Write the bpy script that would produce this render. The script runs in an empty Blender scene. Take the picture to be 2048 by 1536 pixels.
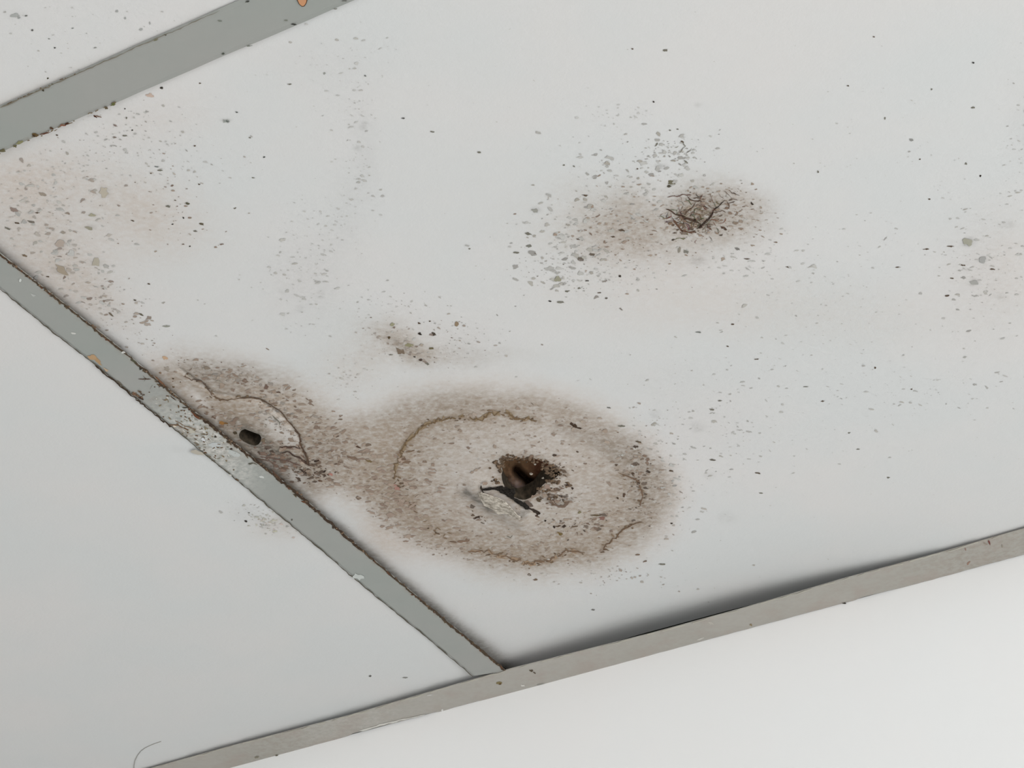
import bpy, bmesh, math, random
import numpy as np
from mathutils import Matrix, Vector

# ------------------------------------------------------------------ camera
H = 2.60                                   # height of the ceiling grid's underside
F = 3500.0                                 # focal length in pixels of the 2048 x 1536 frame
RW = np.array([[-0.8939896250086048, -0.44446925904500745, -0.05682981735676346],    # right
               [0.2992091612783563, -0.4977293857322258, -0.8140880397005964],       # down
               [0.33355123771907014, -0.7447902633227957, 0.5779541811193663]])      # forward
CAM = np.array([-0.5177436928730027, 1.0839821773859577, H - 0.5839300315045994])
scene = bpy.context.scene
COL = scene.collection
cd = bpy.data.cameras.new('camera'); cam = bpy.data.objects.new('camera', cd); COL.objects.link(cam)
cd.sensor_width = 36.0; cd.lens = F / 2048 * 36.0; cd.clip_start = 0.01; cd.clip_end = 100
m = Matrix.Identity(4)
for i in range(3):
    m[i][0] = RW[0][i]; m[i][1] = -RW[1][i]; m[i][2] = -RW[2][i]; m[i][3] = CAM[i]
cam.matrix_world = m
scene.camera = cam

# ------------------------------------------------------------------ world, side daylight, added front fill, exposure
w = bpy.data.worlds.new('world'); scene.world = w; w.use_nodes = True
bg = w.node_tree.nodes['Background']; bg.inputs[0].default_value = (0.93, 0.97, 1.0, 1); bg.inputs[1].default_value = 1.0

def area_light(name, loc, direction, sx, sy, power, color=(1, 1, 1)):
    l = bpy.data.lights.new(name, 'AREA'); l.shape = 'RECTANGLE'; l.size = sx; l.size_y = sy; l.energy = power; l.color = color
    o = bpy.data.objects.new(name, l); COL.objects.link(o); o.location = loc
    o.rotation_euler = Vector(direction).to_track_quat('-Z', 'Y').to_euler()
    return o
area_light('daylight_side', (-2.74, 1.15, 1.05), (1, 0, 0.0), 2.1, 1.5, 62, (0.99, 1.0, 1.0))
area_light('fill_front', (-0.6, 3.94, 1.05), (0, -1, 0.0), 3.4, 1.5, 48, (1.0, 1.0, 1.0))  # added fill light to brighten the back wall, no known source
scene.view_settings.view_transform = 'Standard'; scene.view_settings.look = 'None'
scene.view_settings.gamma = 1; scene.view_settings.use_curve_mapping = False
scene.view_settings.exposure = 0.0

# ------------------------------------------------------------------ helpers
rng = np.random.default_rng(7)
random.seed(7)

def at(px, py, h=0.0):
    """point(s) on the ceiling level H+h that the photograph shows at px, py"""
    px = np.asarray(px, float); py = np.asarray(py, float)
    d = RW[2] + ((px - 1024) / F)[..., None] * RW[0] + ((py - 768) / F)[..., None] * RW[1]
    t = (H + h - CAM[2]) / d[..., 2]
    return CAM + d * t[..., None]

def survey(P):
    c = (P - CAM) @ RW.T
    return 1024 + F * c[:, 0] / c[:, 2], 768 + F * c[:, 1] / c[:, 2]

def mesh_obj(name, verts, faces, mats, parent=None, smooth=False):
    me = bpy.data.meshes.new(name)
    me.from_pydata([tuple(v) for v in verts], [], [tuple(f) for f in faces])
    for mm in (mats if isinstance(mats, (list, tuple)) else [mats]): me.materials.append(mm)
    if smooth:
        me.polygons.foreach_set('use_smooth', [True] * len(me.polygons))
    me.update()
    o = bpy.data.objects.new(name, me); COL.objects.link(o)
    if parent is not None:
        o.parent = parent; o.matrix_parent_inverse = parent.matrix_world.inverted()
    return o

def tag(o, label=None, cat=None, group=None, kind=None):
    for k, v in (('label', label), ('category', cat), ('group', group), ('kind', kind)):
        if v: o[k] = v
    return o

def empty(name, loc):
    o = bpy.data.objects.new(name, None); COL.objects.link(o); o.location = loc; o.empty_display_size = .05
    bpy.context.view_layer.update()
    return o

class MB:
    def __init__(s): s.v = []; s.f = []; s.c = []; s.m = []
    def add(s, verts, faces, col=(1, 1, 1), mat=0):
        b = len(s.v); s.v += [tuple(map(float, q)) for q in verts]; s.c += [tuple(col)] * len(verts)
        s.f += [tuple(b + i for i in f) for f in faces]; s.m += [mat] * len(faces)
    def box(s, a, b, **k):
        x0, y0, z0 = a; x1, y1, z1 = b
        s.add([(x0, y0, z0), (x1, y0, z0), (x1, y1, z0), (x0, y1, z0), (x0, y0, z1), (x1, y0, z1), (x1, y1, z1), (x0, y1, z1)],
              [(0, 3, 2, 1), (4, 5, 6, 7), (0, 1, 5, 4), (1, 2, 6, 5), (2, 3, 7, 6), (3, 0, 4, 7)], **k)
    def build(s, name, mats, parent=None, smooth=False, attr=None):
        o = mesh_obj(name, s.v, s.f, mats, parent, smooth)
        o.data.polygons.foreach_set('material_index', s.m)
        if attr:
            a = o.data.color_attributes.new(attr, 'FLOAT_COLOR', 'POINT')
            a.data.foreach_set('color', np.array([(*c, 1.0) for c in s.c], np.float32).ravel())
        return o

# smooth value noise in numpy
def vnoise(x, y, seed):
    r = np.random.default_rng(seed); T = r.random((257, 257)).astype(np.float64)
    T[256] = T[0]; T[:, 256] = T[:, 0]
    xi = np.floor(x); yi = np.floor(y); fx = x - xi; fy = y - yi
    xi = (xi.astype(int)) % 256; yi = (yi.astype(int)) % 256
    fx = fx * fx * (3 - 2 * fx); fy = fy * fy * (3 - 2 * fy)
    return (T[yi, xi] * (1 - fx) + T[yi, xi + 1] * fx) * (1 - fy) + (T[yi + 1, xi] * (1 - fx) + T[yi + 1, xi + 1] * fx) * fy
def fbm(x, y, s, seed, o=4):
    t = 0; a = 1; n = 0
    for i in range(o):
        t = t + a * vnoise(x / s + 31.7 * i, y / s + 17.3 * i, seed + i); n += a; a *= .55; s = s / 2.03
    return t / n
def sstep(a, b, x):
    t = np.clip((x - a) / (b - a), 0, 1); return t * t * (3 - 2 * t)

def seg_dist(X, Y, pts, closed=False):
    pts = np.asarray(pts, float); d = np.full(X.shape, 1e9)
    n = len(pts)
    for i in range(n if closed else n - 1):
        a = pts[i]; b = pts[(i + 1) % n]; e = b - a; L = max(e @ e, 1e-9)
        t = np.clip(((X - a[0]) * e[0] + (Y - a[1]) * e[1]) / L, 0, 1)
        d = np.minimum(d, np.hypot(X - a[0] - t * e[0], Y - a[1] - t * e[1]))
    return d
def inside(X, Y, pts):
    pts = np.asarray(pts, float); r = np.zeros(X.shape, bool); n = len(pts)
    for i in range(n):
        a = pts[i]; b = pts[(i + 1) % n]
        if a[1] == b[1]: continue
        c = (a[1] > Y) != (b[1] > Y)
        r ^= c & (X < (b[0] - a[0]) * (Y - a[1]) / (b[1] - a[1]) + a[0])
    return r
def sdf(X, Y, pts):
    d = seg_dist(X, Y, pts, True); return np.where(inside(X, Y, pts), -d, d)

# ------------------------------------------------------------------ materials
def new_mat(name, rough=0.8, spec=0.2):
    mt = bpy.data.materials.new(name); mt.use_nodes = True
    b = mt.node_tree.nodes['Principled BSDF']; b.inputs['Roughness'].default_value = rough
    b.inputs['Specular IOR Level'].default_value = spec
    return mt, mt.node_tree, b
def nd(nt, t, **k):
    n = nt.nodes.new(t)
    for a, v in k.items(): setattr(n, a, v)
    return n
def mixc(nt, fac, a, b, mode='MIX'):
    n = nd(nt, 'ShaderNodeMix', data_type='RGBA', blend_type=mode)
    for sock, val in ((n.inputs[0], fac), (n.inputs[6], a), (n.inputs[7], b)):
        if hasattr(val, 'is_linked') or hasattr(val, 'links'): nt.links.new(val, sock)
        else: sock.default_value = val if not isinstance(val, tuple) else (*val, 1)[:4]
    return n.outputs[2]
def noise(nt, scale, detail=3, vec=None, rough=.5):
    n = nd(nt, 'ShaderNodeTexNoise'); n.inputs['Scale'].default_value = scale; n.inputs['Detail'].default_value = detail
    n.inputs['Roughness'].default_value = rough
    if vec is not None: nt.links.new(vec, n.inputs['Vector'])
    return n.outputs['Fac']
def ramp(nt, src, stops):
    r = nd(nt, 'ShaderNodeValToRGB'); e = r.color_ramp.elements
    while len(e) < len(stops): e.new(0.5)
    for q, (p_, c) in zip(e, stops): q.position = p_; q.color = (*c, 1) if len(c) == 3 else c
    nt.links.new(src, r.inputs[0]); return r.outputs[0]
def g(v): return (v, v, v)
def tc(nt): return nd(nt, 'ShaderNodeTexCoord').outputs['Object']
def bump(nt, b, src, strength, dist=.001):
    n = nd(nt, 'ShaderNodeBump'); n.inputs['Strength'].default_value = strength; n.inputs['Distance'].default_value = dist
    nt.links.new(src, n.inputs['Height']); nt.links.new(n.outputs[0], b.inputs['Normal'])

def paint_mat(name, c1, c2, scale=6, rough=.7, bstr=.15, bscale=400, spec=.2):
    mt, nt, b = new_mat(name, rough, spec); v = tc(nt)
    c = mixc(nt, ramp(nt, noise(nt, scale, 4, v), [(.35, g(0)), (.65, g(1))]), c1, c2)
    nt.links.new(c, b.inputs['Base Color']); bump(nt, b, noise(nt, bscale, 2, v), bstr, .0004)
    return mt

TILE_A = (0.570, 0.582, 0.582); TILE_B = (0.594, 0.588, 0.583)
M = {}
M['wall'] = paint_mat('wall_paint', (0.815, 0.825, 0.825), (0.83, 0.825, 0.82), 7, .75, .12, 260)
M['tile_plain'] = paint_mat('tile_plain', TILE_A, TILE_B, 8, .8, .1, 500)
M['floor'] = paint_mat('floor_vinyl', (0.50, 0.48, 0.45), (0.56, 0.54, 0.51), 3, .6, .1, 50)
M['plenum'] = paint_mat('plenum_concrete', (0.10, 0.095, 0.09), (0.14, 0.13, 0.12), 10, .9, .3, 40)
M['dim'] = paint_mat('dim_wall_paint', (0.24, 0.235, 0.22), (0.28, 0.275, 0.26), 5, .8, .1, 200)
M['side'] = paint_mat('side_wall_paint', (0.70, 0.70, 0.68), (0.73, 0.73, 0.71), 5, .8, .1, 200)

# the stained tile: masks live on the mesh, colours and grain in the nodes
mt, nt, b = new_mat('stained_tile', .82, .15)
v = tc(nt)
at_ = nd(nt, 'ShaderNodeAttribute', attribute_name='stain'); sp = nd(nt, 'ShaderNodeSeparateColor'); nt.links.new(at_.outputs['Color'], sp.inputs[0])
R_, G_, B_ = sp.outputs
base = mixc(nt, ramp(nt, noise(nt, 9, 4, v), [(.38, g(0)), (.62, g(1))]), TILE_A, TILE_B)
grain = noise(nt, 330, 5, v, .65)
fine = ramp(nt, grain, [(.30, g(.55)), (.5, g(.95)), (.72, g(1.25))])
def mul(a, b_):
    n = nd(nt, 'ShaderNodeMath', operation='MULTIPLY', use_clamp=True)
    for s_, q in ((n.inputs[0], a), (n.inputs[1], b_)):
        if isinstance(q, float): s_.default_value = q
        else: nt.links.new(q, s_)
    return n.outputs[0]
brown = mixc(nt, noise(nt, 45, 4, v), (0.300, 0.232, 0.172), (0.315, 0.262, 0.210))
grey = (0.115, 0.108, 0.095)
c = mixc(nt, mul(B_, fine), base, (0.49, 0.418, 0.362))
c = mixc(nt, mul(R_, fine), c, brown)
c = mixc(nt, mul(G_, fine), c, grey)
nt.links.new(c, b.inputs['Base Color'])
bump(nt, b, grain, .25, .0006)
M['stained'] = mt

mt, nt, b = new_mat('mould_marks', .9, .05)
a_ = nd(nt, 'ShaderNodeAttribute', attribute_name='mark')
c = mixc(nt, ramp(nt, noise(nt, 900, 2, tc(nt)), [(.3, g(0)), (.7, g(.10))]), a_.outputs['Color'], (0.30, 0.27, 0.23))
nt.links.new(c, b.inputs['Base Color']); M['marks'] = mt

def metal_mat(name, c1, c2, dirt, dirt_amount):
    mt, nt, b = new_mat(name, .45, .35); v = tc(nt)
    c = mixc(nt, ramp(nt, noise(nt, 14, 4, v), [(.35, g(0)), (.65, g(1))]), c1, c2)
    a = nd(nt, 'ShaderNodeAttribute', attribute_name='dust'); s = nd(nt, 'ShaderNodeSeparateColor'); nt.links.new(a.outputs['Color'], s.inputs[0])
    f = ramp(nt, noise(nt, 260, 5, v, .7), [(.36, g(0)), (.60, g(1))])
    mm = nd(nt, 'ShaderNodeMath', operation='MULTIPLY'); nt.links.new(f, mm.inputs[0]); nt.links.new(s.outputs[0], mm.inputs[1])
    c = mixc(nt, mm.outputs[0], c, (0.56, 0.55, 0.52))
    f2 = ramp(nt, noise(nt, 190, 5, v, .7), [(.42, g(0)), (.62, g(1))])
    m2 = nd(nt, 'ShaderNodeMath', operation='MULTIPLY'); nt.links.new(f2, m2.inputs[0]); nt.links.new(s.outputs[1], m2.inputs[1])
    c = mixc(nt, m2.outputs[0], c, (0.23, 0.19, 0.145))
    sm = ramp(nt, noise(nt, 38, 5, v, .6), [(.48, g(0)), (.7, g(dirt_amount))])
    c = mixc(nt, sm, c, dirt)
    nt.links.new(c, b.inputs['Base Color']); bump(nt, b, noise(nt, 300, 3, v), .08, .0003)
    return mt
M['bar'] = metal_mat('grey_painted_metal', (0.276, 0.294, 0.276), (0.298, 0.300, 0.285), (0.255, 0.27, 0.255), .3)
M['angle'] = metal_mat('dusty_painted_metal', (0.335, 0.322, 0.290), (0.36, 0.345, 0.315), (0.33, 0.285, 0.25), .8)
M['rust'] = paint_mat('rust_tan', (0.42, 0.26, 0.13), (0.52, 0.33, 0.19), 120, .9, .4, 600)
M['crumb'] = paint_mat('brown_crumbs', (0.055, 0.038, 0.025), (0.17, 0.115, 0.075), 500, .95, .5, 900)
mt, nt, b = new_mat('torn_facing', .85, .1); v = tc(nt)
c = mixc(nt, ramp(nt, noise(nt, 300, 4, v, .7), [(.40, g(0)), (.62, g(1))]), (0.62, 0.57, 0.50), (0.24, 0.21, 0.17))
nt.links.new(c, b.inputs['Base Color']); bump(nt, b, noise(nt, 600, 4, v), .5, .0006); M['flap'] = mt
mt, nt, b = new_mat('decayed_core', .9, .1); v = tc(nt)
a_ = nd(nt, 'ShaderNodeAttribute', attribute_name='mark')
c = mixc(nt, ramp(nt, noise(nt, 350, 5, v, .7), [(.42, g(0)), (.66, g(.75))]), a_.outputs['Color'], (0.16, 0.085, 0.045))
nt.links.new(c, b.inputs['Base Color']); bump(nt, b, noise(nt, 400, 4, v), .5, .001); M['core'] = mt
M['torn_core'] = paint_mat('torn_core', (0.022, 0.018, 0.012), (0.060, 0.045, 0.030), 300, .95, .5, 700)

# ------------------------------------------------------------------ measured outlines (photograph pixels)
BAR1_TOP = lambda x: 214 - .443 * x
BAR1_BOT = lambda x: 306 - .430 * x
B2R = [(-260, 291), (0, 508), (117, 600), (250, 706), (391, 826), (504, 915), (594, 986), (723, 1100), (858, 1214), (949, 1289), (1012, 1342)]
B2L = [(-330, 306), (0, 577), (94, 654), (211, 745), (344, 853), (465, 953), (641, 1098), (744, 1186), (846, 1268), (946, 1352)]
MT = [(-500, 1753), (60, 1602), (307, 1535), (454, 1494), (700, 1430), (952, 1357), (1022, 1337), (1300, 1267), (1490, 1215), (1687, 1157), (1877, 1106), (2048, 1057), (2700, 868)]
MBL = [(-500, 1783), (60, 1640), (300, 1578), (466, 1534), (549, 1511), (700, 1470), (887, 1421), (1090, 1368), (1300, 1309.5), (1504, 1254), (1687, 1205), (1830, 1170), (2048, 1110), (2700, 932)]

HOLE = [(1002, 922), (1006, 917), (1013, 914), (1022, 915), (1036, 919), (1048, 916), (1060, 916), (1072, 918), (1083, 922), (1093, 926), (1102, 931), (1113, 938), (1121, 946), (1113, 954),
        (1105, 959), (1096, 962), (1088, 968), (1081, 975), (1076, 982), (1070, 990), (1060, 996), (1050, 1000), (1040, 999), (1030, 995), (1022, 989), (1014, 982), (1010, 975), (1007, 968), (1004, 960), (1003, 950), (1005, 941), (1003, 932)]
HOLE2 = [(484, 860), (490, 858), (505, 864), (519, 869), (523, 875), (521, 884), (517, 889), (510, 892), (497, 888), (487, 883), (479, 876), (478, 869), (481, 863)]

# how far the main tile has lifted off its flanges, in metres, as a function of the place
Bx, By = at(1015, 1340)[:2]
def lift_main(x, y):
    u = -x; vv = np.maximum(y, -0.04)
    edge = np.exp(-((vv + .035) / .085) ** 2)
    along = (0.0145 * sstep(-0.12, 0.12, u) * (1 - .95 * sstep(0.17, 0.385, u)))
    side = (0.0026 + 0.0022 * np.exp(-((vv - .17) / .12) ** 2)) * np.exp(-np.maximum(u, 0) / 0.05) + 0.0012 * sstep(.42, .6, vv) * np.exp(-np.maximum(u, 0) / 0.05)
    return 0.0015 + edge * along + side
def lift_left(x, y):
    u = -x
    return 0.0012 + 0.0030 * np.exp(-np.maximum(y, 0) / 0.035) * (1 - .75 * sstep(0.05, 0.35, -u))

def relief(X, Y):
    """sag of the facing around the damage, photo frame, metres (negative = downwards)"""
    d = seg_dist(X, Y, [(955, 975), (985, 1000), (1040, 1030)])
    r = -0.0035 * np.exp(-(d / 22) ** 2)
    r += -0.0020 * np.exp(-(((X - 1040) / 150) ** 2 + ((Y - 965) / 85) ** 2))
    d2 = seg_dist(X, Y, [(360, 740), (430, 790), (520, 800), (575, 840), (600, 880), (610, 930)])
    side = ((X - 500) * .5 + (Y - 870) * -.9)
    r += -0.0012 * np.exp(-(((X - 520) / 90) ** 2 + ((Y - 870) / 60) ** 2))
    r += 0.0009 * np.exp(-(d2 / 5) ** 2)
    return r

# ------------------------------------------------------------------ stain masks in the photo frame
STAIN = [(300, 722), (355, 708), (440, 712), (520, 728), (580, 752), (640, 790), (690, 820), (735, 822), (790, 792), (860, 775), (950, 768), (1050, 772), (1140, 790), (1230, 826), (1300, 875),
         (1350, 940), (1362, 1000), (1335, 1060), (1280, 1105), (1200, 1140), (1090, 1160), (990, 1150), (900, 1128), (820, 1105), (765, 1065), (720, 1015), (672, 992), (625, 1015), (560, 985), (480, 925), (390, 850), (285, 758)]
STAIN_IN = [tuple(np.array((860 if x > 700 else 520, 950 if x > 700 else 860)) + (np.array((x, y)) - np.array((860 if x > 700 else 520, 950 if x > 700 else 860))) * .95) for x, y in STAIN]
def masks(X, Y):
    wx = (fbm(X, Y, 60, 11) - .5) * 46; wy = (fbm(X, Y, 60, 12) - .5) * 34
    Xw = X + wx; Yw = Y + wy
    Xs = X + (fbm(X, Y * 1.6, 16, 13) - .5) * 26; Ys = Y + (fbm(X, Y * 1.6, 16, 14) - .5) * 16
    streak = fbm(X, Y * 2.6, 9, 15, 4)
    def blob(cx, cy, rx, ry, a=0, p=1.0, XX=Xw, YY=Yw):
        ca, sa = math.cos(math.radians(a)), math.sin(math.radians(a)); dx = XX - cx; dy = YY - cy
        return np.exp(-(((dx * ca + dy * sa) / rx) ** 2 + ((-dx * sa + dy * ca) / ry) ** 2) ** p)
    Rm = np.zeros(X.shape); Gm = np.zeros(X.shape); Bm = np.zeros(X.shape)
    s = sdf((Xw + Xs) / 2, (Yw + Ys) / 2, STAIN)
    body = 1 - sstep(-42, 12, s)
    halo = 1 - sstep(-10, 40, s)
    # the round stain: darker band outside, paler inside, pale centre
    rr = np.hypot((Xw - 1040) / 285, (Yw - 965) / 178)
    band = np.exp(-((rr - .86) / .20) ** 2)
    inner = 1 - sstep(.50, .80, rr)
    lowl = blob(830, 1040, 120, 70, 25)
    Rm += body * (.69 + .05 * lowl - .10 * inner + .07 * band)
    Rm += .08 * body * blob(560, 840, 170, 90, 25)
    Bm += halo * .35
    Rm -= .14 * blob(1120, 880, 150, 50) + .14 * blob(920, 940, 60, 40)
    Rm += .04 * blob(900, 1040, 130, 60, 20) + .10 * blob(1130, 1090, 130, 40)
    Rm += .12 * blob(760, 960, 60, 90)
    Gm += .16 * blob(1280, 900, 60, 60, 45, XX=Xs, YY=Ys) * body + .06 * band * body
    Gm += .13 * blob(1290, 1000, 40, 90) * body
    Gm += .11 * blob(860, 820, 110, 26, -10)
    # left lobe
    Gm += .30 * blob(420, 755, 62, 30, 25) + .18 * blob(500, 740, 90, 22, 12)
    Gm += .62 * blob(558, 922, 74, 24, 38, XX=Xs, YY=Ys) + .20 * blob(640, 900, 60, 40, 30, XX=Xs, YY=Ys) + .20 * blob(470, 845, 60, 14, 35) + .12 * blob(545, 910, 70, 26, 38) + .22 * blob(500, 860, 60, 30, 20) + .15 * blob(600, 940, 40, 30)
    Rm += .30 * blob(580, 925, 70, 34, 30) + .20 * blob(480, 840, 70, 24, 38)
    pale = blob(545, 845, 26, 15, 30, XX=Xs, YY=Ys) + blob(575, 875, 26, 14, 20, XX=Xs, YY=Ys) + blob(590, 950, 30, 14, 30, XX=Xs, YY=Ys)
    cream = blob(395, 795, 26, 9, 40, XX=X, YY=Y)
    # warm pale stain running under the lower left edge
    Bm += .5 * blob(760, 1085, 60, 30, 40) * (1 - body)
    # grey and pinkish patch with the crack web
    Rm += .56 * blob(1262, 455, 116, 72, 8, 1.3) + .60 * blob(1445, 420, 98, 62, 14, 1.6) + .30 * blob(1382, 428, 46, 36, 12, 1.5, XX=Xs, YY=Ys) + .16 * blob(1400, 490, 80, 30)
    Gm += .06 * blob(1260, 455, 100, 60, 8) + .20 * blob(1400, 420, 62, 46, 10, 1.5, XX=Xs, YY=Ys) + .04 * blob(1490, 430, 50, 40) 
    Bm += .30 * blob(1230, 470, 190, 95, 5)
    # small patch
    Rm += .50 * blob(812, 693, 60, 17, 28, XX=Xs, YY=Ys) + .24 * blob(790, 680, 75, 38, 20) + .24 * blob(900, 715, 140, 20)
    Gm += .16 * blob(800, 692, 34, 14, 28, XX=Xs, YY=Ys) + .05 * blob(920, 690, 70, 40)
    Bm += .25 * blob(700, 750, 60, 45) + .25 * blob(800, 690, 120, 50)
    # top left corner
    Bm += .20 * blob(120, 420, 200, 160, 30) + .28 * blob(60, 480, 190, 95, 50) + .42 * blob(300, 430, 110, 70, 20) + .32 * blob(70, 360, 120, 50) + .25 * blob(150, 580, 110, 60, 45) + .15 * blob(300, 240, 120, 50)
    Rm += .05 * blob(280, 430, 90, 50) + .06 * blob(60, 450, 120, 80) + .12 * blob(210, 610, 90, 26, 42) + .07 * blob(140, 530, 110, 60, 45)
    # faint trails
    Gm += .075 * blob(610, 560, 75, 85, 0) + .05 * blob(725, 290, 30, 90, 0) + .05 * blob(690, 430, 40, 90, 20) + .035 * blob(640, 130, 110, 60)
    Gm += .05 * blob(1960, 520, 100, 110) + .05 * blob(2050, 250, 30, 90) + .035 * blob(1400, 850, 110, 60) + .03 * blob(1330, 760, 120, 40)
    Bm += .22 * blob(2010, 540, 90, 110) + .12 * blob(1700, 640, 260, 60) + .18 * blob(1400, 600, 300, 60)
    for cx, cy, rx, ry, a in [(1936, 484, 13, 10, .30), (1966, 519, 9, 8, .25), (1948, 564, 11, 7, .30), (2015, 450, 14, 10, .12), (2000, 594, 12, 7, .12),
                              (208, 384, 14, 11, .16), (183, 430, 8, 5, .22), (120, 487, 14, 9, .16), (180, 455, 10, 6, .20), (192, 524, 14, 10, .17), (120, 540, 18, 9, .22),
                              (60, 424, 9, 4, .2), (1395, 522, 16, 10, .20), (1070, 420, 9, 6, .28), (1320, 333, 12, 6, .25), (1112, 558, 8, 6, .25), (1164, 517, 8, 5, .3),
                              (728, 250, 9, 9, .15), (715, 295, 8, 6, .15), (452, 240, 10, 4, .3), (32, 30, 13, 6, .16), (1396, 210, 8, 5, .12), (1395, 855, 16, 10, .12),
                              (1420, 950, 13, 8, .08), (1310, 828, 12, 9, .10), (640, 590, 8, 8, .14), (600, 618, 10, 8, .12), (565, 583, 9, 6, .1), (1455, 1035, 22, 12, .07)]:
        Gm += a * blob(cx, cy, rx, ry, 0, 1.5, XX=X + (Xs - X) * .3, YY=Y + (Ys - Y) * .3)
    st = .55 + .9 * streak
    Rm = Rm * st * (1 - .75 * np.clip(pale, 0, 1)) * (1 - .9 * np.clip(cream, 0, 1)); Gm = Gm * (.3 + 1.4 * streak) * (1 - .6 * np.clip(pale, 0, 1)) * (1 - .9 * np.clip(cream, 0, 1))
    Bm = Bm * st
    # ring lines: a soft tide mark under each crack line
    for pts, wd, aa, gg in RINGS:
        d = seg_dist(Xs * .35 + X * .65, Ys * .35 + Y * .65, pts)
        k = np.exp(-(d / wd) ** 2); Rm += aa * k; Gm += gg * k
    # dark, dirty rim around the big hole and the torn strip
    d = sdf(Xs, Ys, HOLE); k = np.exp(-(np.maximum(d, 0) / 9) ** 2); Rm += .25 * k; Gm += .22 * k
    d = seg_dist(Xs, Ys, [(930, 982), (945, 995), (965, 1008), (988, 1018), (1005, 1026)]); Gm += .75 * np.exp(-(d / 8) ** 2)
    d = seg_dist(Xs, Ys, [(1046, 1010), (1050, 1022), (1043, 1030)]); Gm += .55 * np.exp(-(d / 8) ** 2)
    d = seg_dist(Xs, Ys, [(1085, 990), (1105, 1003), (1120, 1010), (1140, 998)]); Gm += .4 * np.exp(-(d / 6) ** 2)
    d = sdf(X, Y, HOLE2); Gm += .35 * np.exp(-(np.maximum(d, 0) / 7) ** 2)
    # brown grime along the long bar, with painted slot shade mixed in
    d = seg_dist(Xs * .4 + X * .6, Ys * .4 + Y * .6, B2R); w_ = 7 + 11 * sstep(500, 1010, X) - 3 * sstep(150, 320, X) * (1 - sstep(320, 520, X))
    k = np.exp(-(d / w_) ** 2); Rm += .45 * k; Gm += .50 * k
    return np.clip(np.stack([Rm, Gm, Bm], -1), 0, 1)

def crop(sc, ox, oy, pts): return [(ox + x / sc, oy + y / sc) for x, y in pts]
RING_A = crop(2.926, 700, 740, [(258, 640), (262, 590), (290, 520), (300, 480), (318, 445), (345, 405), (400, 350), (440, 318), (500, 298), (570, 290), (620, 280), (660, 270), (715, 285), (770, 290), (808, 262), (822, 245), (850, 255), (900, 242), (935, 262), (960, 280), (1000, 292), (1050, 280), (1100, 298)])
RING_B = crop(2.926, 700, 740, [(690, 1062), (740, 1056), (800, 1055), (860, 1082), (910, 1090), (960, 1108), (1010, 1125), (1060, 1135), (1110, 1120), (1160, 1117), (1215, 1092), (1245, 1068), (1300, 1058), (1370, 1064)])
RING_C = crop(2.926, 700, 740, [(1480, 1060), (1500, 1022), (1545, 985), (1580, 950), (1610, 928), (1660, 900), (1710, 880)])
RING_D = crop(2.926, 700, 740, [(1590, 610), (1650, 628), (1690, 655), (1705, 700), (1712, 740), (1698, 790)])
RING_E = crop(2.926, 700, 740, [(262, 640), (330, 690), (350, 760), (390, 850), (460, 915), (520, 950), (580, 985)])
CURVE_L = crop(3.413, 250, 680, [(395, 245), (455, 268), (520, 275), (545, 300), (575, 345), (600, 380), (650, 402), (700, 408), (745, 400), (800, 393), (860, 390), (910, 400), (960, 420), (1010, 450), (1055, 480), (1090, 520), (1120, 560), (1150, 592), (1192, 640), (1196, 700), (1215, 745), (1245, 800), (1248, 850)])
RINGS = [(RING_A, 7, .30, .10), (RING_B, 7, .22, .03), (RING_C, 6, .25, .05), (RING_D, 6, .20, .07), (RING_E, 20, .10, .01), (CURVE_L, 5, .10, .08),
         (crop(2.926, 700, 740, [(1230, 330), (1310, 370), (1400, 400), (1480, 440), (1560, 490)]), 16, .06, .16)]

# ------------------------------------------------------------------ stains made of separate flecks and cracks
def lin(c): return tuple(((q / 255) / 12.92 if q / 255 <= .04045 else ((q / 255 + .055) / 1.055) ** 2.4) for q in c)
K = 0.95
def tone(c): return tuple(q * K for q in lin(c))
GREYS = [(150, 148, 144), (165, 163, 159), (128, 125, 121), (146, 140, 130)]
BROWNS = [(140, 122, 108), (122, 102, 88), (152, 136, 122), (104, 84, 72)]
DARKS = [(70, 58, 50), (52, 42, 36), (92, 76, 64)]

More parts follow.
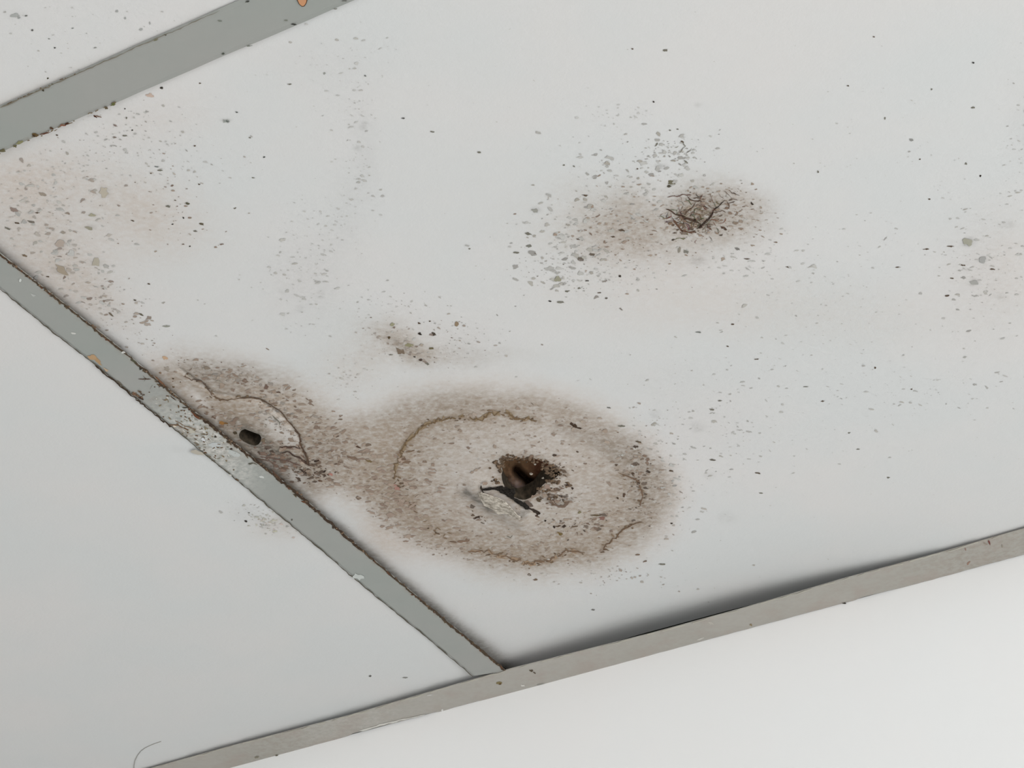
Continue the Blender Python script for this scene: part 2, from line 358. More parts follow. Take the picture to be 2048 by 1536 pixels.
class Marks:
    """thin raised flecks and crack lines on the underside of a panel"""
    def __init__(s, lift, clip=None): s.mb = MB(); s.lift = lift; s.clip = clip; s.n = 0
    def pts(s, P, off):
        P = np.asarray(P, float); q = at(P[:, 0], P[:, 1], 0.0017)
        for _ in range(3):
            h = s.lift(q[:, 0], q[:, 1]) + s.rel(P); d = RW[2] + ((P[:, 0] - 1024) / F)[:, None] * RW[0] + ((P[:, 1] - 768) / F)[:, None] * RW[1]
            q = CAM + d * ((H + h - CAM[2]) / d[:, 2])[:, None]
        q[:, 2] -= off
        return q
    def rel(s, P): return relief(P[:, 0], P[:, 1]) if s.lift is lift_main else 0.0
    def ok(s, x, y): return s.clip is None or s.clip(x, y)
    def fleck(s, x, y, a, b, ang, col, off=None):
        if not s.ok(x, y): return
        n = 7 if a < 5 else 11
        s.n += 1
        t = np.linspace(0, 2 * math.pi, n, endpoint=False) + rng.uniform(0, 1)
        r = rng.uniform(.45, 1.15, n)
        X = a * r * np.cos(t); Y = b * r * np.sin(t); ca, sa = math.cos(ang), math.sin(ang)
        P = np.stack([x + X * ca - Y * sa, y + X * sa + Y * ca], 1)
        o = off if off is not None else 0.00015 + 0.00012 * rng.random()
        q = s.pts(np.vstack([[(x, y)], P]), o)
        s.mb.add(q, [(0, 1 + (i + 1) % n, 1 + i) for i in range(n)], col, 1)
    def line(s, pts, w0, w1, col, jit=1.2, step=5, off=.0003, gap=0.0):
        pts = np.asarray(pts, float); out = [pts[0]]
        for a, b in zip(pts[:-1], pts[1:]):
            k = max(1, int(np.hypot(*(b - a)) / step))
            for i in range(1, k + 1):
                q = a + (b - a) * i / k
                out.append(q + rng.normal(0, jit, 2) * (0 if i == k and False else 1))
        P = np.array(out); T = np.gradient(P, axis=0); T /= np.linalg.norm(T, axis=1)[:, None] + 1e-9
        N = np.stack([-T[:, 1], T[:, 0]], 1); n = len(P)
        t = np.linspace(0, 1, n); wd = (w0 + (w1 - w0) * t) * rng.uniform(.5, 1.4, n) * .5
        wd[0] *= .3; wd[-1] *= .3
        Lq = s.pts(P - N * wd[:, None], off); Rq = s.pts(P + N * wd[:, None], off)
        vv = [q for pr in zip(Lq, Rq) for q in pr]
        fs = [(2 * i, 2 * i + 1, 2 * i + 3, 2 * i + 2) for i in range(n - 1) if rng.random() >= gap]
        s.mb.add(vv, fs, col, 1)
    def cluster(s, cx, cy, rx, ry, n, s0, s1, cols, mix=.4, angle=0, base=(200, 200, 197), elong=2.2, shape='gauss'):
        ca, sa = math.cos(math.radians(angle)), math.sin(math.radians(angle))
        for _ in range(int(n * 1.55)):
            if shape == 'gauss': dx, dy = rng.normal(0, .55, 2)
            else:
                r = math.sqrt(rng.random()); t = rng.uniform(0, 6.283); dx, dy = r * math.cos(t), r * math.sin(t)
            dx *= rx; dy *= ry; x = cx + dx * ca - dy * sa; y = cy + dx * sa + dy * ca
            a = s0 + (s1 - s0) * rng.random() ** 3.2
            col = cols[rng.integers(len(cols))]; k = mix * rng.uniform(.45, 1.25); k = min(k, 1)
            cc = tuple(base[i] * (1 - k) + col[i] * k for i in range(3))
            e = rng.uniform(1.4, elong + .8)
            if base[0] < 190 and y > 700 and not inside(np.array([x]), np.array([y]), STAIN_IN)[0]: continue
            s.fleck(x, y, a, a / e, rng.normal(.05, .3), tone(cc))

def main_clip(x, y):
    if y < BAR1_BOT(x) + 3: return False
    if inside(np.array([x]), np.array([y]), HOLE)[0] or inside(np.array([x]), np.array([y]), HOLE2)[0]: return False
    xs = np.interp(y, [q[1] for q in B2R], [q[0] for q in B2R])
    if x < xs - 14: return False
    return y < np.interp(x, [q[0] for q in MT], [q[1] for q in MT]) + 6

mk = Marks(lift_main, main_clip)
SB = (178, 166, 154)
# broad scatter over the whole panel
mk.cluster(1100, 620, 1100, 620, 170, 1.0, 3.2, GREYS, .38, shape='disc', elong=4)
mk.cluster(1700, 560, 260, 150, 110, 1.0, 4.0, GREYS, .42, elong=4.5)
mk.cluster(1560, 780, 330, 160, 170, 1.0, 4.5, GREYS, .42, elong=4.5)
mk.cluster(1400, 880, 130, 100, 90, 1.2, 6, GREYS, .45, elong=4)
mk.cluster(1760, 300, 260, 160, 40, 1.0, 3.5, GREYS, .4, elong=3)
mk.cluster(1955, 520, 110, 130, 120, 1.2, 6, GREYS, .55, elong=4)
mk.cluster(2030, 300, 30, 160, 40, 1.2, 6, GREYS, .5, elong=4)
mk.cluster(1850, 780, 180, 60, 50, 1.2, 6, GREYS, .4, elong=5)
# left corner
mk.cluster(90, 420, 150, 100, 150, 1.2, 8, GREYS + BROWNS, .50, 20)
mk.cluster(160, 540, 150, 60, 90, 1.2, 9, GREYS + BROWNS, .50, 45)
mk.cluster(240, 620, 100, 40, 60, 1.2, 8, BROWNS, .60, 42)
mk.cluster(340, 420, 110, 90, 40, 1.5, 5, BROWNS, .75)
mk.cluster(230, 270, 130, 55, 70, 1.2, 5, GREYS, .6, -20)
mk.cluster(380, 300, 110, 60, 40, 1.2, 5, GREYS, .45)
mk.cluster(180, 340, 160, 50, 60, 1.2, 5, GREYS, .45)
# faint trails
mk.cluster(610, 560, 80, 95, 80, 1.5, 7, GREYS, .32, -20, elong=3)
mk.cluster(720, 330, 30, 120, 45, 1.2, 6, GREYS, .36)
mk.cluster(690, 160, 90, 110, 50, 1.2, 6, GREYS, .34, elong=4)
mk.cluster(640, 450, 90, 80, 50, 1.2, 5, GREYS, .28, elong=3)
# small patch
mk.cluster(800, 690, 75, 26, 70, 1.2, 6, BROWNS, .60, 25)
mk.cluster(920, 680, 85, 50, 60, 1.2, 5, GREYS + BROWNS, .55)
mk.cluster(800, 610, 110, 45, 45, 1.2, 4, GREYS, .45)
mk.cluster(700, 750, 70, 50, 40, 1.2, 4, BROWNS, .25)
# right patch
mk.cluster(1270, 370, 130, 85, 150, 1.2, 8, GREYS, .60, -5)
mk.cluster(1120, 500, 95, 85, 130, 1.2, 10, GREYS, .62)
mk.cluster(1350, 305, 75, 35, 55, 1.5, 7, GREYS, .70)
mk.cluster(1190, 545, 150, 45, 90, 1.2, 8, GREYS + DARKS[:1], .55)
mk.cluster(1250, 460, 130, 80, 150, 1.2, 6, BROWNS, .60, base=SB, elong=4)
mk.cluster(1460, 430, 85, 60, 130, 1.2, 6, BROWNS, .70, base=(170, 160, 148), elong=4)
mk.cluster(1400, 425, 52, 40, 170, 1.2, 7, BROWNS + DARKS, .65, base=(165, 152, 138), elong=3)
mk.cluster(1375, 450, 34, 18, 80, 1.2, 6, DARKS + BROWNS, .85, 20, base=(140, 118, 100))
mk.cluster(1500, 520, 150, 70, 70, 1.2, 7, GREYS, .35, elong=4)
mk.cluster(1230, 235, 60, 20, 20, 1.5, 6, GREYS, .25)
# round stain
mk.cluster(1040, 960, 300, 170, 420, 1.2, 7, BROWNS, .55, base=SB, elong=3.5, shape='disc')
mk.cluster(790, 1000, 110, 100, 260, 1.5, 11, BROWNS, .42, 35, base=(168, 152, 140), elong=3.2)
mk.cluster(1280, 960, 36, 85, 80, 1.5, 7, BROWNS + DARKS, .75, -15, base=SB)
mk.cluster(1180, 1045, 90, 26, 70, 1.5, 8, BROWNS + DARKS, .70, -10, base=SB)
mk.cluster(1110, 990, 36, 22, 80, 1.5, 8, BROWNS + DARKS, .85, 15, base=SB)
mk.cluster(1020, 1100, 230, 36, 120, 1.5, 6, BROWNS, .5, base=SB)
mk.cluster(1040, 850, 230, 40, 70, 1.5, 6, BROWNS, .4, base=SB, elong=3)
mk.cluster(980, 1025, 60, 14, 45, 1.5, 7, DARKS, .8, 12, base=SB)
mk.cluster(1060, 925, 60, 12, 60, 1.5, 7, DARKS + BROWNS, .9, 8, base=SB)
mk.cluster(1110, 940, 16, 12, 45, 1.5, 6, DARKS, .9, 30, base=SB)
mk.cluster(1330, 950, 60, 150, 90, 1.2, 6, GREYS + BROWNS, .5, -15)
mk.cluster(1180, 1150, 200, 26, 60, 1.2, 5, BROWNS, .45)
# left lobe
mk.cluster(640, 880, 130, 60, 300, 1.5, 8, BROWNS + DARKS[2:], .55, 35, base=(168, 154, 141), elong=3)
mk.cluster(470, 760, 140, 30, 160, 1.5, 8, BROWNS + GREYS[2:], .6, 18, base=(170, 158, 146), elong=3)
mk.cluster(560, 920, 60, 22, 110, 1.5, 9, BROWNS + DARKS, .8, 38, base=(140, 122, 112), elong=3)
mk.cluster(630, 945, 36, 26, 60, 1.5, 7, DARKS, .8, 0, base=(150, 130, 116))
mk.cluster(545, 830, 50, 30, 50, 1.5, 6, GREYS[2:], .7, 30, base=(165, 155, 146))
mk.cluster(440, 830, 60, 16, 40, 1.5, 8, BROWNS, .8, 40, base=(160, 145, 132))
# flecks one can point at
D1, D2, G1 = (48, 42, 38), (86, 72, 60), (112, 110, 100)
for x, y, a, b_, ang, col in [
    (1150, 852, 11, 5, .5, (60, 44, 32)), (1143, 847, 5, 3, 0, (70, 50, 38)), (1160, 856, 6, 2, .1, (60, 44, 32)), (1307, 203, 2.5, 2, 0, D1), (1331, 100, 5, 3, 0, G1), (1265, 97, 2.5, 2, 0, D2),
    (1355, 258, 3, 2, 0, G1), (1365, 283, 4, 2, .5, D2), (1313, 289, 6, 2, -1, G1), (1275, 337, 3, 2, 0, D2), (1342, 365, 9, 5, .3, (110, 106, 88)), (1338, 372, 5, 3, .2, (70, 66, 54)),
    (1170, 390, 7, 2.5, .15, D2), (1157, 478, 7, 2, .2, D2), (1243, 460, 8, 2.5, .1, D2), (1226, 473, 5, 2, 0, D2), (1161, 517, 8, 4, .2, (100, 94, 84)), (1183, 508, 7, 3, .1, (100, 90, 80)),
    (1057, 467, 7, 4, .3, G1), (1058, 492, 6, 4, 0, (118, 118, 110)), (1100, 602, 4.5, 2, .2, (40, 36, 34)), (1122, 604, 8, 3, .1, (125, 124, 115)), (1174, 561, 5, 1.6, 0, (60, 54, 50)),
    (1240, 552, 3, 3, .7, (60, 54, 50)), (1135, 582, 5, 2, 0, G1), (1158, 576, 4, 2, 0, G1), (1213, 596, 4, 2, 0, (95, 90, 84)), (1199, 585, 4, 1.6, 0, D2), (1115, 558, 8, 7, .4, (150, 148, 130)),
    (1071, 421, 9, 5, .2, (150, 150, 144)), (1032, 505, 6, 2.5, 0, G1), (1504, 407, 5, 2.5, .9, (50, 40, 36)), (1451, 458, 5, 3, .2, (70, 54, 44)), (1346, 479, 4, 2.5, 0, (70, 62, 54)),
    (1372, 503, 7, 4, .4, (120, 118, 110)), (1358, 500, 3, 8, .3, (140, 134, 124)), (1340, 260, 3, 1.5, 0, G1), (1128, 330, 3, 2, 0, G1), (1148, 332, 3, 2, 0, G1), (958, 304, 4, 3, 0, G1), (939, 497, 2.5, 2, 0, G1),
    (840, 667, 5, 3, .4, D1), (868, 668, 6, 4, .5, (70, 62, 54)), (839, 646, 4, 2.5, .4, D2), (860, 642, 3, 1.5, 0, D2), (862, 696, 6, 2.5, .1, (100, 92, 66)), (914, 648, 6, 5, .5, (140, 122, 100)),
    (785, 648, 6, 4, 0, (150, 148, 122)), (778, 675, 3, 4, 0, (80, 66, 44)), (800, 702, 11, 7, .7, (118, 104, 90)), (816, 690, 11, 5, .1, (140, 136, 108)), (829, 713, 3, 2, 0, D1), (841, 719, 4, 3, 0, (70, 56, 50)),
    (781, 709, 5, 1.6, 0, G1), (855, 727, 5, 3, .2, G1), (1936, 484, 13, 8, .1, (158, 157, 144)), (1966, 519, 8, 7, 0, (160, 160, 158)), (1948, 565, 10, 5, 0, (160, 160, 156)),
    (1900, 492, 8, 2, .05, D2), (1852, 498, 6, 1.6, 0, D2), (1796, 534, 6, 1.3, 0, D2), (1926, 530, 5, 2, .1, D2), (1984, 538, 6, 1.8, .1, D2), (1904, 556, 4, 2, 0, D2), (1894, 591, 5, 2, -.3, D2), (1961, 351, 2.5, 3, 0, D1),
    (1840, 318, 2.5, 2, 0, D2), (1932, 327, 3, 3, 0, G1), (1859, 398, 3, 1.6, 0, D2), (1822, 279, 5, 4, 0, (140, 140, 138)), (1770, 236, 1.5, 3.5, 0, G1), (1946, 215, 4, 2.5, 0, G1), (1577, 534, 7, 1.8, .2, D2),
    (1475, 497, 6, 3, .4, (120, 118, 114)), (1495, 517, 7, 1.5, .05, D2), (1696, 171, 3, 2, 0, D2), (1748, 73, 3, 2, 0, D2), (1946, 125, 3, 2, 0, (60, 60, 60)), (1863, 178, 2, 2, 0, G1), (1636, 343, 2, 3, 0, G1),
    (1398, 664, 6, 2, 0, (120, 124, 120)), (1455, 692, 4, 2, 0, D2), (1465, 648, 4, 1.6, 0, D2), (1514, 718, 6, 1.5, 0, D2), (1750, 735, 2.5, 2.5, 0, D2), (1823, 778, 3, 1.5, 0, D2), (1698, 865, 4, 2, 0, G1), (1716, 898, 4, 2, 0, G1),
    (1425, 919, 7, 2, .05, (100, 96, 88)), (1516, 946, 6, 2, .15, (100, 90, 80)), (1522, 986, 4, 1.6, 0, G1), (1424, 819, 7, 2, .05, G1), (1440, 801, 5, 1.5, 0, G1), (1776, 955, 4, 2, 0, G1), (1645, 802, 5, 1.6, 0, D2), (1612, 773, 6, 1.4, 0, G1),
    (1275, 765 + 118, 5, 2, 0, (90, 80, 66)), (1280, 884, 4, 2, 0, (90, 76, 60)), (1217, 815, 6, 2, 0, (110, 108, 104)), (1243, 852, 7, 2.5, 0, G1), (1342, 941, 5, 2, .1, (80, 66, 52)), (1343, 1046, 3, 2, 0, (60, 52, 44)),
    (1232, 929, 4, 3, 0, (80, 64, 52)), (1155, 903, 4, 3, .5, (90, 74, 62)), (1266, 948, 4, 4, 0, (80, 64, 52)), (1278, 966, 4, 4, 0, (74, 58, 48)), (1248, 990, 4, 5, 0, (84, 66, 54)), (1235, 996, 3, 3, 0, (80, 64, 52)),
    (1290, 1122, 5, 2, -.3, (110, 92, 78)), (1275, 1109, 6, 2, .1, (120, 100, 84)), (1187, 1219, 5, 1.6, .05, (110, 108, 104)), (1324, 1128, 8, 1.8, 0, (120, 118, 108)), (1059, 1149, 4, 3, 0, (100, 84, 70)), (1072, 1159, 6, 2.5, 0, (110, 92, 76)),
    (1134, 970, 6, 3, .15, (60, 44, 36)), (1145, 976, 3, 3, 0, (50, 38, 32)), (1108, 1053, 4, 4, 0, (44, 34, 28)), (1116, 1052, 7, 2, -.2, (84, 68, 54)), (1128, 1052, 6, 3, -.5, (60, 48, 40)), (1120, 1067, 7, 3, .5, (110, 92, 54)), (1148, 1053, 8, 2, -.1, (100, 84, 70)),
    (1193, 1030, 12, 1.8, 0, (90, 76, 56)), (1204, 1036, 7, 4, 0, (130, 98, 88)), (1159, 1024, 4, 4, .3, (120, 112, 84)), (1090, 1041, 3, 3, 0, (44, 34, 28)), (952, 1035, 8, 3, -.4, (64, 50, 42)), (988, 1029, 6, 4, .4, (70, 56, 44)), (1073, 1031, 6, 2.5, .3, (70, 54, 44)),
    (1048, 1040, 8, 2, -.4, (96, 80, 66)), (1060, 1042, 8, 1.6, 0, (96, 80, 66)), (1095, 973, 8, 7, .1, (150, 130, 118)), (1095, 975, 5, 4, .1, (90, 66, 54)), (1112, 990, 9, 2, -.1, (100, 82, 66)), (1078, 999, 6, 4, .2, (80, 66, 50)),
    (925, 1082, 14, 3.5, -.05, (128, 106, 90)), (905, 1083, 10, 2, 0, (110, 88, 72)), (935, 1080, 6, 4, 0, (120, 100, 86)), (810, 923, 12, 5, .1, (120, 100, 84)), (808, 918, 6, 4, 0, (110, 90, 76)), (838, 903, 6, 2.5, 0, (120, 104, 88)), (849, 923, 6, 3, 0, (130, 112, 98)), (822, 902, 10, 2, -.15, (120, 100, 82)),
    (793, 975, 8, 6, .5, (160, 122, 112)), (796, 974, 5, 3, .5, (140, 96, 88)), (715, 893, 8, 2.5, .5, (80, 60, 50)), (673, 872, 8, 2.5, .1, (84, 64, 52)), (705, 915, 12, 4, .3, (120, 100, 86)), (738, 922, 9, 3, .4, (110, 92, 62)), (556, 784, 8, 2, .05, (92, 72, 62)), (532, 773, 5, 5, .3, (110, 90, 80)),
    (588, 780, 5, 1.5, 0, (110, 94, 80)), (632, 922, 4, 2.5, 0, (50, 38, 32)), (648, 943, 7, 2.5, -.6, (46, 34, 28)), (611, 944, 8, 3.5, .8, (56, 42, 36)), (634, 921, 6, 2.5, -.2, (60, 44, 36)), (612, 925, 12, 3, .5, (80, 60, 52)), (572, 895, 15, 2, .1, (90, 70, 62)), (640, 961, 5, 2, 0, (90, 66, 50)),
    (662, 948, 6, 3, .2, (170, 120, 110)), (444, 845, 7, 4, .1, (150, 108, 60)), (452, 846, 5, 2, .1, (120, 88, 50)), (470, 866, 5, 4, .5, (70, 60, 44)), (415, 735, 9, 4, .1, (130, 118, 106)), (330, 716, 6, 4, .2, (190, 160, 132)), (527, 880, 5, 6, .2, (110, 96, 80)),
    (282, 628, 7, 2.5, .45, (96, 90, 76)), (223, 629, 9, 2, .7, (110, 98, 84)), (270, 600, 4, 2, .2, (90, 84, 74)), (333, 652, 7, 3, -.05, (140, 142, 132)), (50, 511, 7, 2.5, .3, (120, 104, 86)), (95, 553, 4, 1.6, 0, D2), (298, 567, 4, 1.6, 0, D2),
    (375, 406, 5, 2.5, .3, (84, 82, 66)), (403, 448, 7, 2.5, .2, (90, 82, 66)), (367, 435, 2.5, 2, 0, D1), (345, 448, 3, 2, 0, D1), (266, 441, 5, 2, .4, D2), (391, 462, 5, 2.5, .1, G1), (350, 400, 4, 1.6, 0, D2), (336, 412, 6, 3, 0, G1), (470, 416, 4, 2, -.3, G1), (398, 368, 3, 1.6, 0, D2), (380, 492, 2, 2, 0, D1),
    (314, 333, 6, 1.8, 0, (110, 114, 112)), (320, 340, 6, 2, .05, G1), (528, 314, 3, 2, 0, (80, 84, 82)), (389, 291, 3, 2, 0, D2), (302, 346, 2, 2, 0, D2), (474, 224, 4, 2, .2, (100, 104, 102)), (452, 242, 9, 4, .2, (146, 150, 146)), (455, 242, 5, 1.5, .3, (100, 104, 100)), (500, 275, 4, 1.6, 0, G1), (400, 166, 3, 2, 0, D2), (507, 355, 4, 1.6, 0, G1),
    (323, 175, 3.5, 4, 0, (50, 46, 40)), (300, 190, 9, 5, .1, (190, 170, 158)), (250, 217, 2, 2, 0, D1), (253, 235, 2, 4, .5, G1), (265, 260, 2, 2, 0, D1), (230, 250, 6, 2, .4, (130, 116, 110)), (229, 274, 5, 1.6, .2, (120, 108, 100)), (250, 271, 5, 2, .05, G1), (114, 270, 3, 1.6, 0, D2), (196, 232, 8, 1.5, .3, (120, 96, 84)),
    (580, 168, 5, 1.5, 0, G1), (730, 151, 3, 2, 0, (110, 112, 110)), (649, 146, 3, 3, 0, (150, 152, 148)), (865, 263, 5, 2, 0, G1), (806, 236, 4, 2, 0, (90, 90, 90)), (85, 388, 8, 4, .3, (150, 140, 128)), (136, 426, 7, 3, .1, (140, 128, 116)), (75, 425, 5, 1.6, 0, D2), (28, 419, 9, 4, .4, (140, 124, 116)),
    (62, 443, 9, 2.5, .2, (110, 104, 96)), (35, 446, 6, 2, .2, D2), (15, 456, 8, 2.5, .3, G1), (126, 464, 6, 4, .2, (150, 142, 132)), (178, 456, 9, 4, .2, (150, 146, 130)), (184, 430, 8, 4, .1, (160, 156, 136)), (120, 487, 11, 8, .2, (172, 160, 150)), (124, 540, 20, 7, .6, (160, 148, 132)), (192, 524, 14, 9, .1, (172, 166, 152)), (208, 384, 11, 11, .1, (180, 172, 158))]:
    mk.fleck(x, y, a, b_, ang, tone(col))
# crack lines
mk.line(RING_A, 2.4, 3, tone((112, 92, 68)), 2.0, 5, gap=.05); mk.line(RING_A, 6, 6, tone((140, 122, 98)), 2.6, 7, .0002, .3)
for pts, nn in ((RING_A, 60), (RING_B, 45), (RING_C, 20), (RING_D, 26), (RING_E, 30), (CURVE_L, 30)):
    pts = np.array(pts)
    for _ in range(nn):
        i = rng.integers(len(pts) - 1); q = pts[i] + (pts[i + 1] - pts[i]) * rng.random() + rng.normal(0, 4, 2)
        mk.fleck(q[0], q[1], rng.uniform(1.5, 6), rng.uniform(.8, 2.2), rng.normal(0, .4), tone([(118, 98, 78), (132, 112, 92), (98, 80, 64)][rng.integers(3)]))
mk.line(RING_B, 2, 2.6, tone((116, 94, 76)), 1.8, 5, gap=.08); mk.line(RING_B, 5, 7, tone((152, 130, 108)), 1.6, 7, .0002, .35)
mk.line(RING_C, 2.5, 2, tone((108, 86, 68)), 1.7, 5, gap=.05)
mk.line(RING_D, 2, 2.4, tone((112, 90, 74)), 1.2, 5, gap=.12)
mk.line(CURVE_L[:6], 1.6, 2.4, tone((98, 82, 72)), .5, 4); mk.line(CURVE_L[5:], 2.6, 2.0, tone((96, 78, 64)), .5, 4)
mk.line(CURVE_L[-6:], 2, 4, tone((84, 64, 52)), 1.3, 4)
for pts, w0, w1, col in [
    ([(560, 893), (585, 893), (600, 897), (597, 890)], 2, 4, (74, 56, 48)), ([(560, 906), (575, 903), (590, 912), (603, 915), (612, 926)], 1.5, 4, (66, 50, 44)), ([(520, 912), (550, 917), (575, 921), (600, 930)], 1.5, 2.5, (100, 78, 70)),
    ([(505, 915), (540, 922), (560, 935), (575, 940)], 1.5, 2, (110, 90, 80)), ([(600, 937), (608, 946), (613, 948)], 2, 3, (56, 42, 36)), ([(545, 830), (557, 842), (560, 850)], 2, 2, (110, 108, 98)),
    # torn edges round the big hole
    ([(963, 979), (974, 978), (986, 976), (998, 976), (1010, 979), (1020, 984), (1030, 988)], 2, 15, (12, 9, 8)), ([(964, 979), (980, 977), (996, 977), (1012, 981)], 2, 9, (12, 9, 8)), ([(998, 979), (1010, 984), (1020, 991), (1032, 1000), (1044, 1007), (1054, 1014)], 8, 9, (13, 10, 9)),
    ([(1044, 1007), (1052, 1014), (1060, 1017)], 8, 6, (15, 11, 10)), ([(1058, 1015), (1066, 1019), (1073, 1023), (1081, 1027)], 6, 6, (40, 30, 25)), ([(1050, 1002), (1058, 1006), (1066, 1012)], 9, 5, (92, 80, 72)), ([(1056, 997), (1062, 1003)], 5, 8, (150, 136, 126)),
    ([(962, 970), (963, 979), (972, 990), (980, 1000)], 4, 1.5, (48, 40, 34)), ([(1080, 985), (1098, 981), (1120, 981)], 1, 2, (110, 92, 76)), ([(1092, 961), (1106, 962), (1119, 964)], 5, 3, (74, 54, 42)),
    ([(1065, 1018), (1072, 1022), (1079, 1026)], 4, 3, (48, 38, 32)), ([(1020, 1026), (1032, 1031), (1044, 1035)], 3, 2, (92, 78, 66)), ([(1098, 1003), (1108, 1008), (1118, 1012), (1128, 1011), (1138, 1003)], 4, 5, (112, 94, 82)), ([(1083, 1045), (1100, 1030)], .1, .1, (110, 90, 80)),
    ([(1013, 1071), (1020, 1075), (1026, 1070)], 1.5, 1.2, (110, 110, 100)),
    # crack web
    ([(1450, 399), (1440, 409), (1430, 417), (1424, 425), (1418, 435), (1412, 442), (1406, 448), (1399, 452)], 1.5, 4, (50, 38, 32)), ([(1331, 417), (1343, 421), (1352, 428), (1366, 433), (1380, 438), (1390, 441), (1400, 446)], 2, 5, (70, 52, 42)),
    ([(1391, 404), (1385, 414), (1376, 421), (1368, 430)], 1.5, 2.5, (84, 68, 56)), ([(1334, 394), (1345, 391), (1355, 393), (1365, 389), (1383, 389)], 1.2, 2, (104, 80, 72)), ([(1374, 391), (1380, 398), (1388, 402), (1400, 400), (1404, 404)], 2.5, 2, (80, 64, 54)),
    ([(1402, 411), (1410, 414), (1418, 416)], 3, 1.5, (84, 66, 54)), ([(1424, 425), (1436, 423), (1444, 421), (1452, 425)], 1.5, 1.2, (100, 84, 74)), ([(1454, 402), (1458, 412), (1457, 418)], 1.5, 2.5, (88, 72, 62)), ([(1457, 406), (1470, 402)], 2.5, 1.5, (84, 68, 60)),
    ([(1437, 385), (1440, 392), (1448, 396)], 1, 1.6, (110, 94, 84)), ([(1460, 381), (1468, 386), (1478, 390)], 2, 1.5, (84, 72, 66)), ([(1447, 381), (1456, 387), (1464, 396), (1476, 400)], 1.2, 1, (110, 96, 88)), ([(1344, 434), (1350, 443), (1356, 452), (1364, 460), (1374, 464), (1390, 464)], 3, 3, (92, 66, 52)),
    ([(1400, 446), (1402, 453), (1396, 456)], 6, 4, (50, 36, 30)), ([(1418, 472), (1424, 480)], 2, 1.5, (80, 66, 56)), ([(1441, 452), (1452, 457)], 2, 5, (72, 54, 44)), ([(1412, 452), (1420, 457), (1424, 460)], 3, 2, (96, 74, 60)),
    # twigs at the upper left patch
    ([(1365, 283), (1370, 292), (1362, 302), (1356, 306)], 1.5, 1, G1), ([(1372, 306), (1380, 300), (1384, 294)], 1.5, 1, G1), ([(1350, 294), (1358, 292)], 2, 1, (130, 130, 112)), ([(1368, 320), (1375, 326)], 4, 3, G1),
    ([(1166, 858), (1185, 856)], .1, .1, G1), ([(1050, 300), (1058, 290)], .1, .1, G1)]:
    mk.line(pts, w0, w1, tone(col), .6, 4)
# random fine cracks inside the dark crack web
for _ in range(80):
    x, y = 1392 + rng.normal(0, 30), 430 + rng.normal(0, 19); a = rng.uniform(0, 6.28); pts = [(x, y)]
    for _ in range(rng.integers(2, 5)):
        a += rng.normal(0, .7); x += 6 * math.cos(a); y += 5 * math.sin(a); pts.append((x, y))
    mk.line(pts, rng.uniform(.8, 2), .8, tone((120 - rng.integers(0, 50), 96 - rng.integers(0, 40), 76 - rng.integers(0, 34))), .6, 3)

# ------------------------------------------------------------------ room shell
def struct(mb, name, mats): return tag(mb.build(name, mats), kind='structure')
# wall line fitted to the photo
wa = at(300, 1578)[:2]; wb_ = at(2048, 1110)[:2]; wd = (wb_ - wa) / np.linalg.norm(wb_ - wa); wn = np.array([-wd[1], wd[0]])
if wn[1] < 0: wn = -wn
def wpt(x, off=0.0):
    t = (x - wa[0]) / wd[0]; return wa + wd * t + wn * off
mb = MB()
p0, p1 = wpt(-2.9), wpt(1.6); q0, q1 = wpt(-2.9, -.12), wpt(1.6, -.12)
vv = [(*p0, 0), (*p1, 0), (*q1, 0), (*q0, 0), (*p0, 3.1), (*p1, 3.1), (*q1, 3.1), (*q0, 3.1)]
mb.add(vv, [(0, 1, 5, 4), (1, 2, 6, 5), (2, 3, 7, 6), (3, 0, 4, 7), (0, 3, 2, 1), (4, 5, 6, 7)])
struct(mb, 'wall_back', M['wall'])
mb = MB(); mb.box((-2.9, -.2, -.1), (1.6, 4.1, 0)); struct(mb, 'floor', M['floor'])
mb = MB()                                   # wall with the side window
mb.box((-2.9, -.03, 0), (-2.8, .1, 3.1)); mb.box((-2.9, 2.2, 0), (-2.8, 4.0, 3.1)); mb.box((-2.9, .1, 0), (-2.8, 2.2, .3)); mb.box((-2.9, .1, 1.8), (-2.8, 2.2, 3.1))
struct(mb, 'wall_right', M['side'])
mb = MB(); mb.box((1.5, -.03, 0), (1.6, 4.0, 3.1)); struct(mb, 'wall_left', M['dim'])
mb = MB()                                   # wall behind the camera, opening added for the front fill
mb.box((-2.8, 4.0, 0), (-2.3, 4.1, 3.1)); mb.box((1.1, 4.0, 0), (1.6, 4.1, 3.1)); mb.box((-2.3, 4.0, 0), (1.1, 4.1, .3)); mb.box((-2.3, 4.0, 1.8), (1.1, 4.1, 3.1))
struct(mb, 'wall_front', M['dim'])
# the rest of the hung ceiling beyond the three panels, and the slab over it
L1 = 0.6397; U1 = 0.60
mb = MB()
mb.box((-2.8, -.05, 2.98), (1.5, 4.0, 3.1), mat=1)
zc = H + .0015
mb.box((-2.8, -.02, zc), (-U1 - .012, 4.0, zc + .012)); mb.box((U1 + .012, -.02, zc), (1.5, 4.0, zc + .012))
mb.box((-U1 - .012, L1 + .6 + .012, zc), (U1 + .012, 4.0, zc + .012)); mb.box((.012, L1 + .012, zc), (U1 + .012, L1 + .6 + .012, zc + .012))
for sx_ in (-U1, U1):                       # grid bars of the same kind beyond the photographed ones
    mb.box((sx_ - .012, .0005, H), (sx_ + .012, 4.0, H + .0009), mat=2)
mb.box((U1 + .012, L1 - .012, H), (1.5, L1 + .012, H + .0009), mat=2); mb.box((-2.8, L1 - .012, H), (-U1 - .012, L1 + .012, H + .0009), mat=2)
mb.box((-U1 + .012, L1 + .6, H), (U1 - .012, L1 + .624, H + .0009), mat=2)
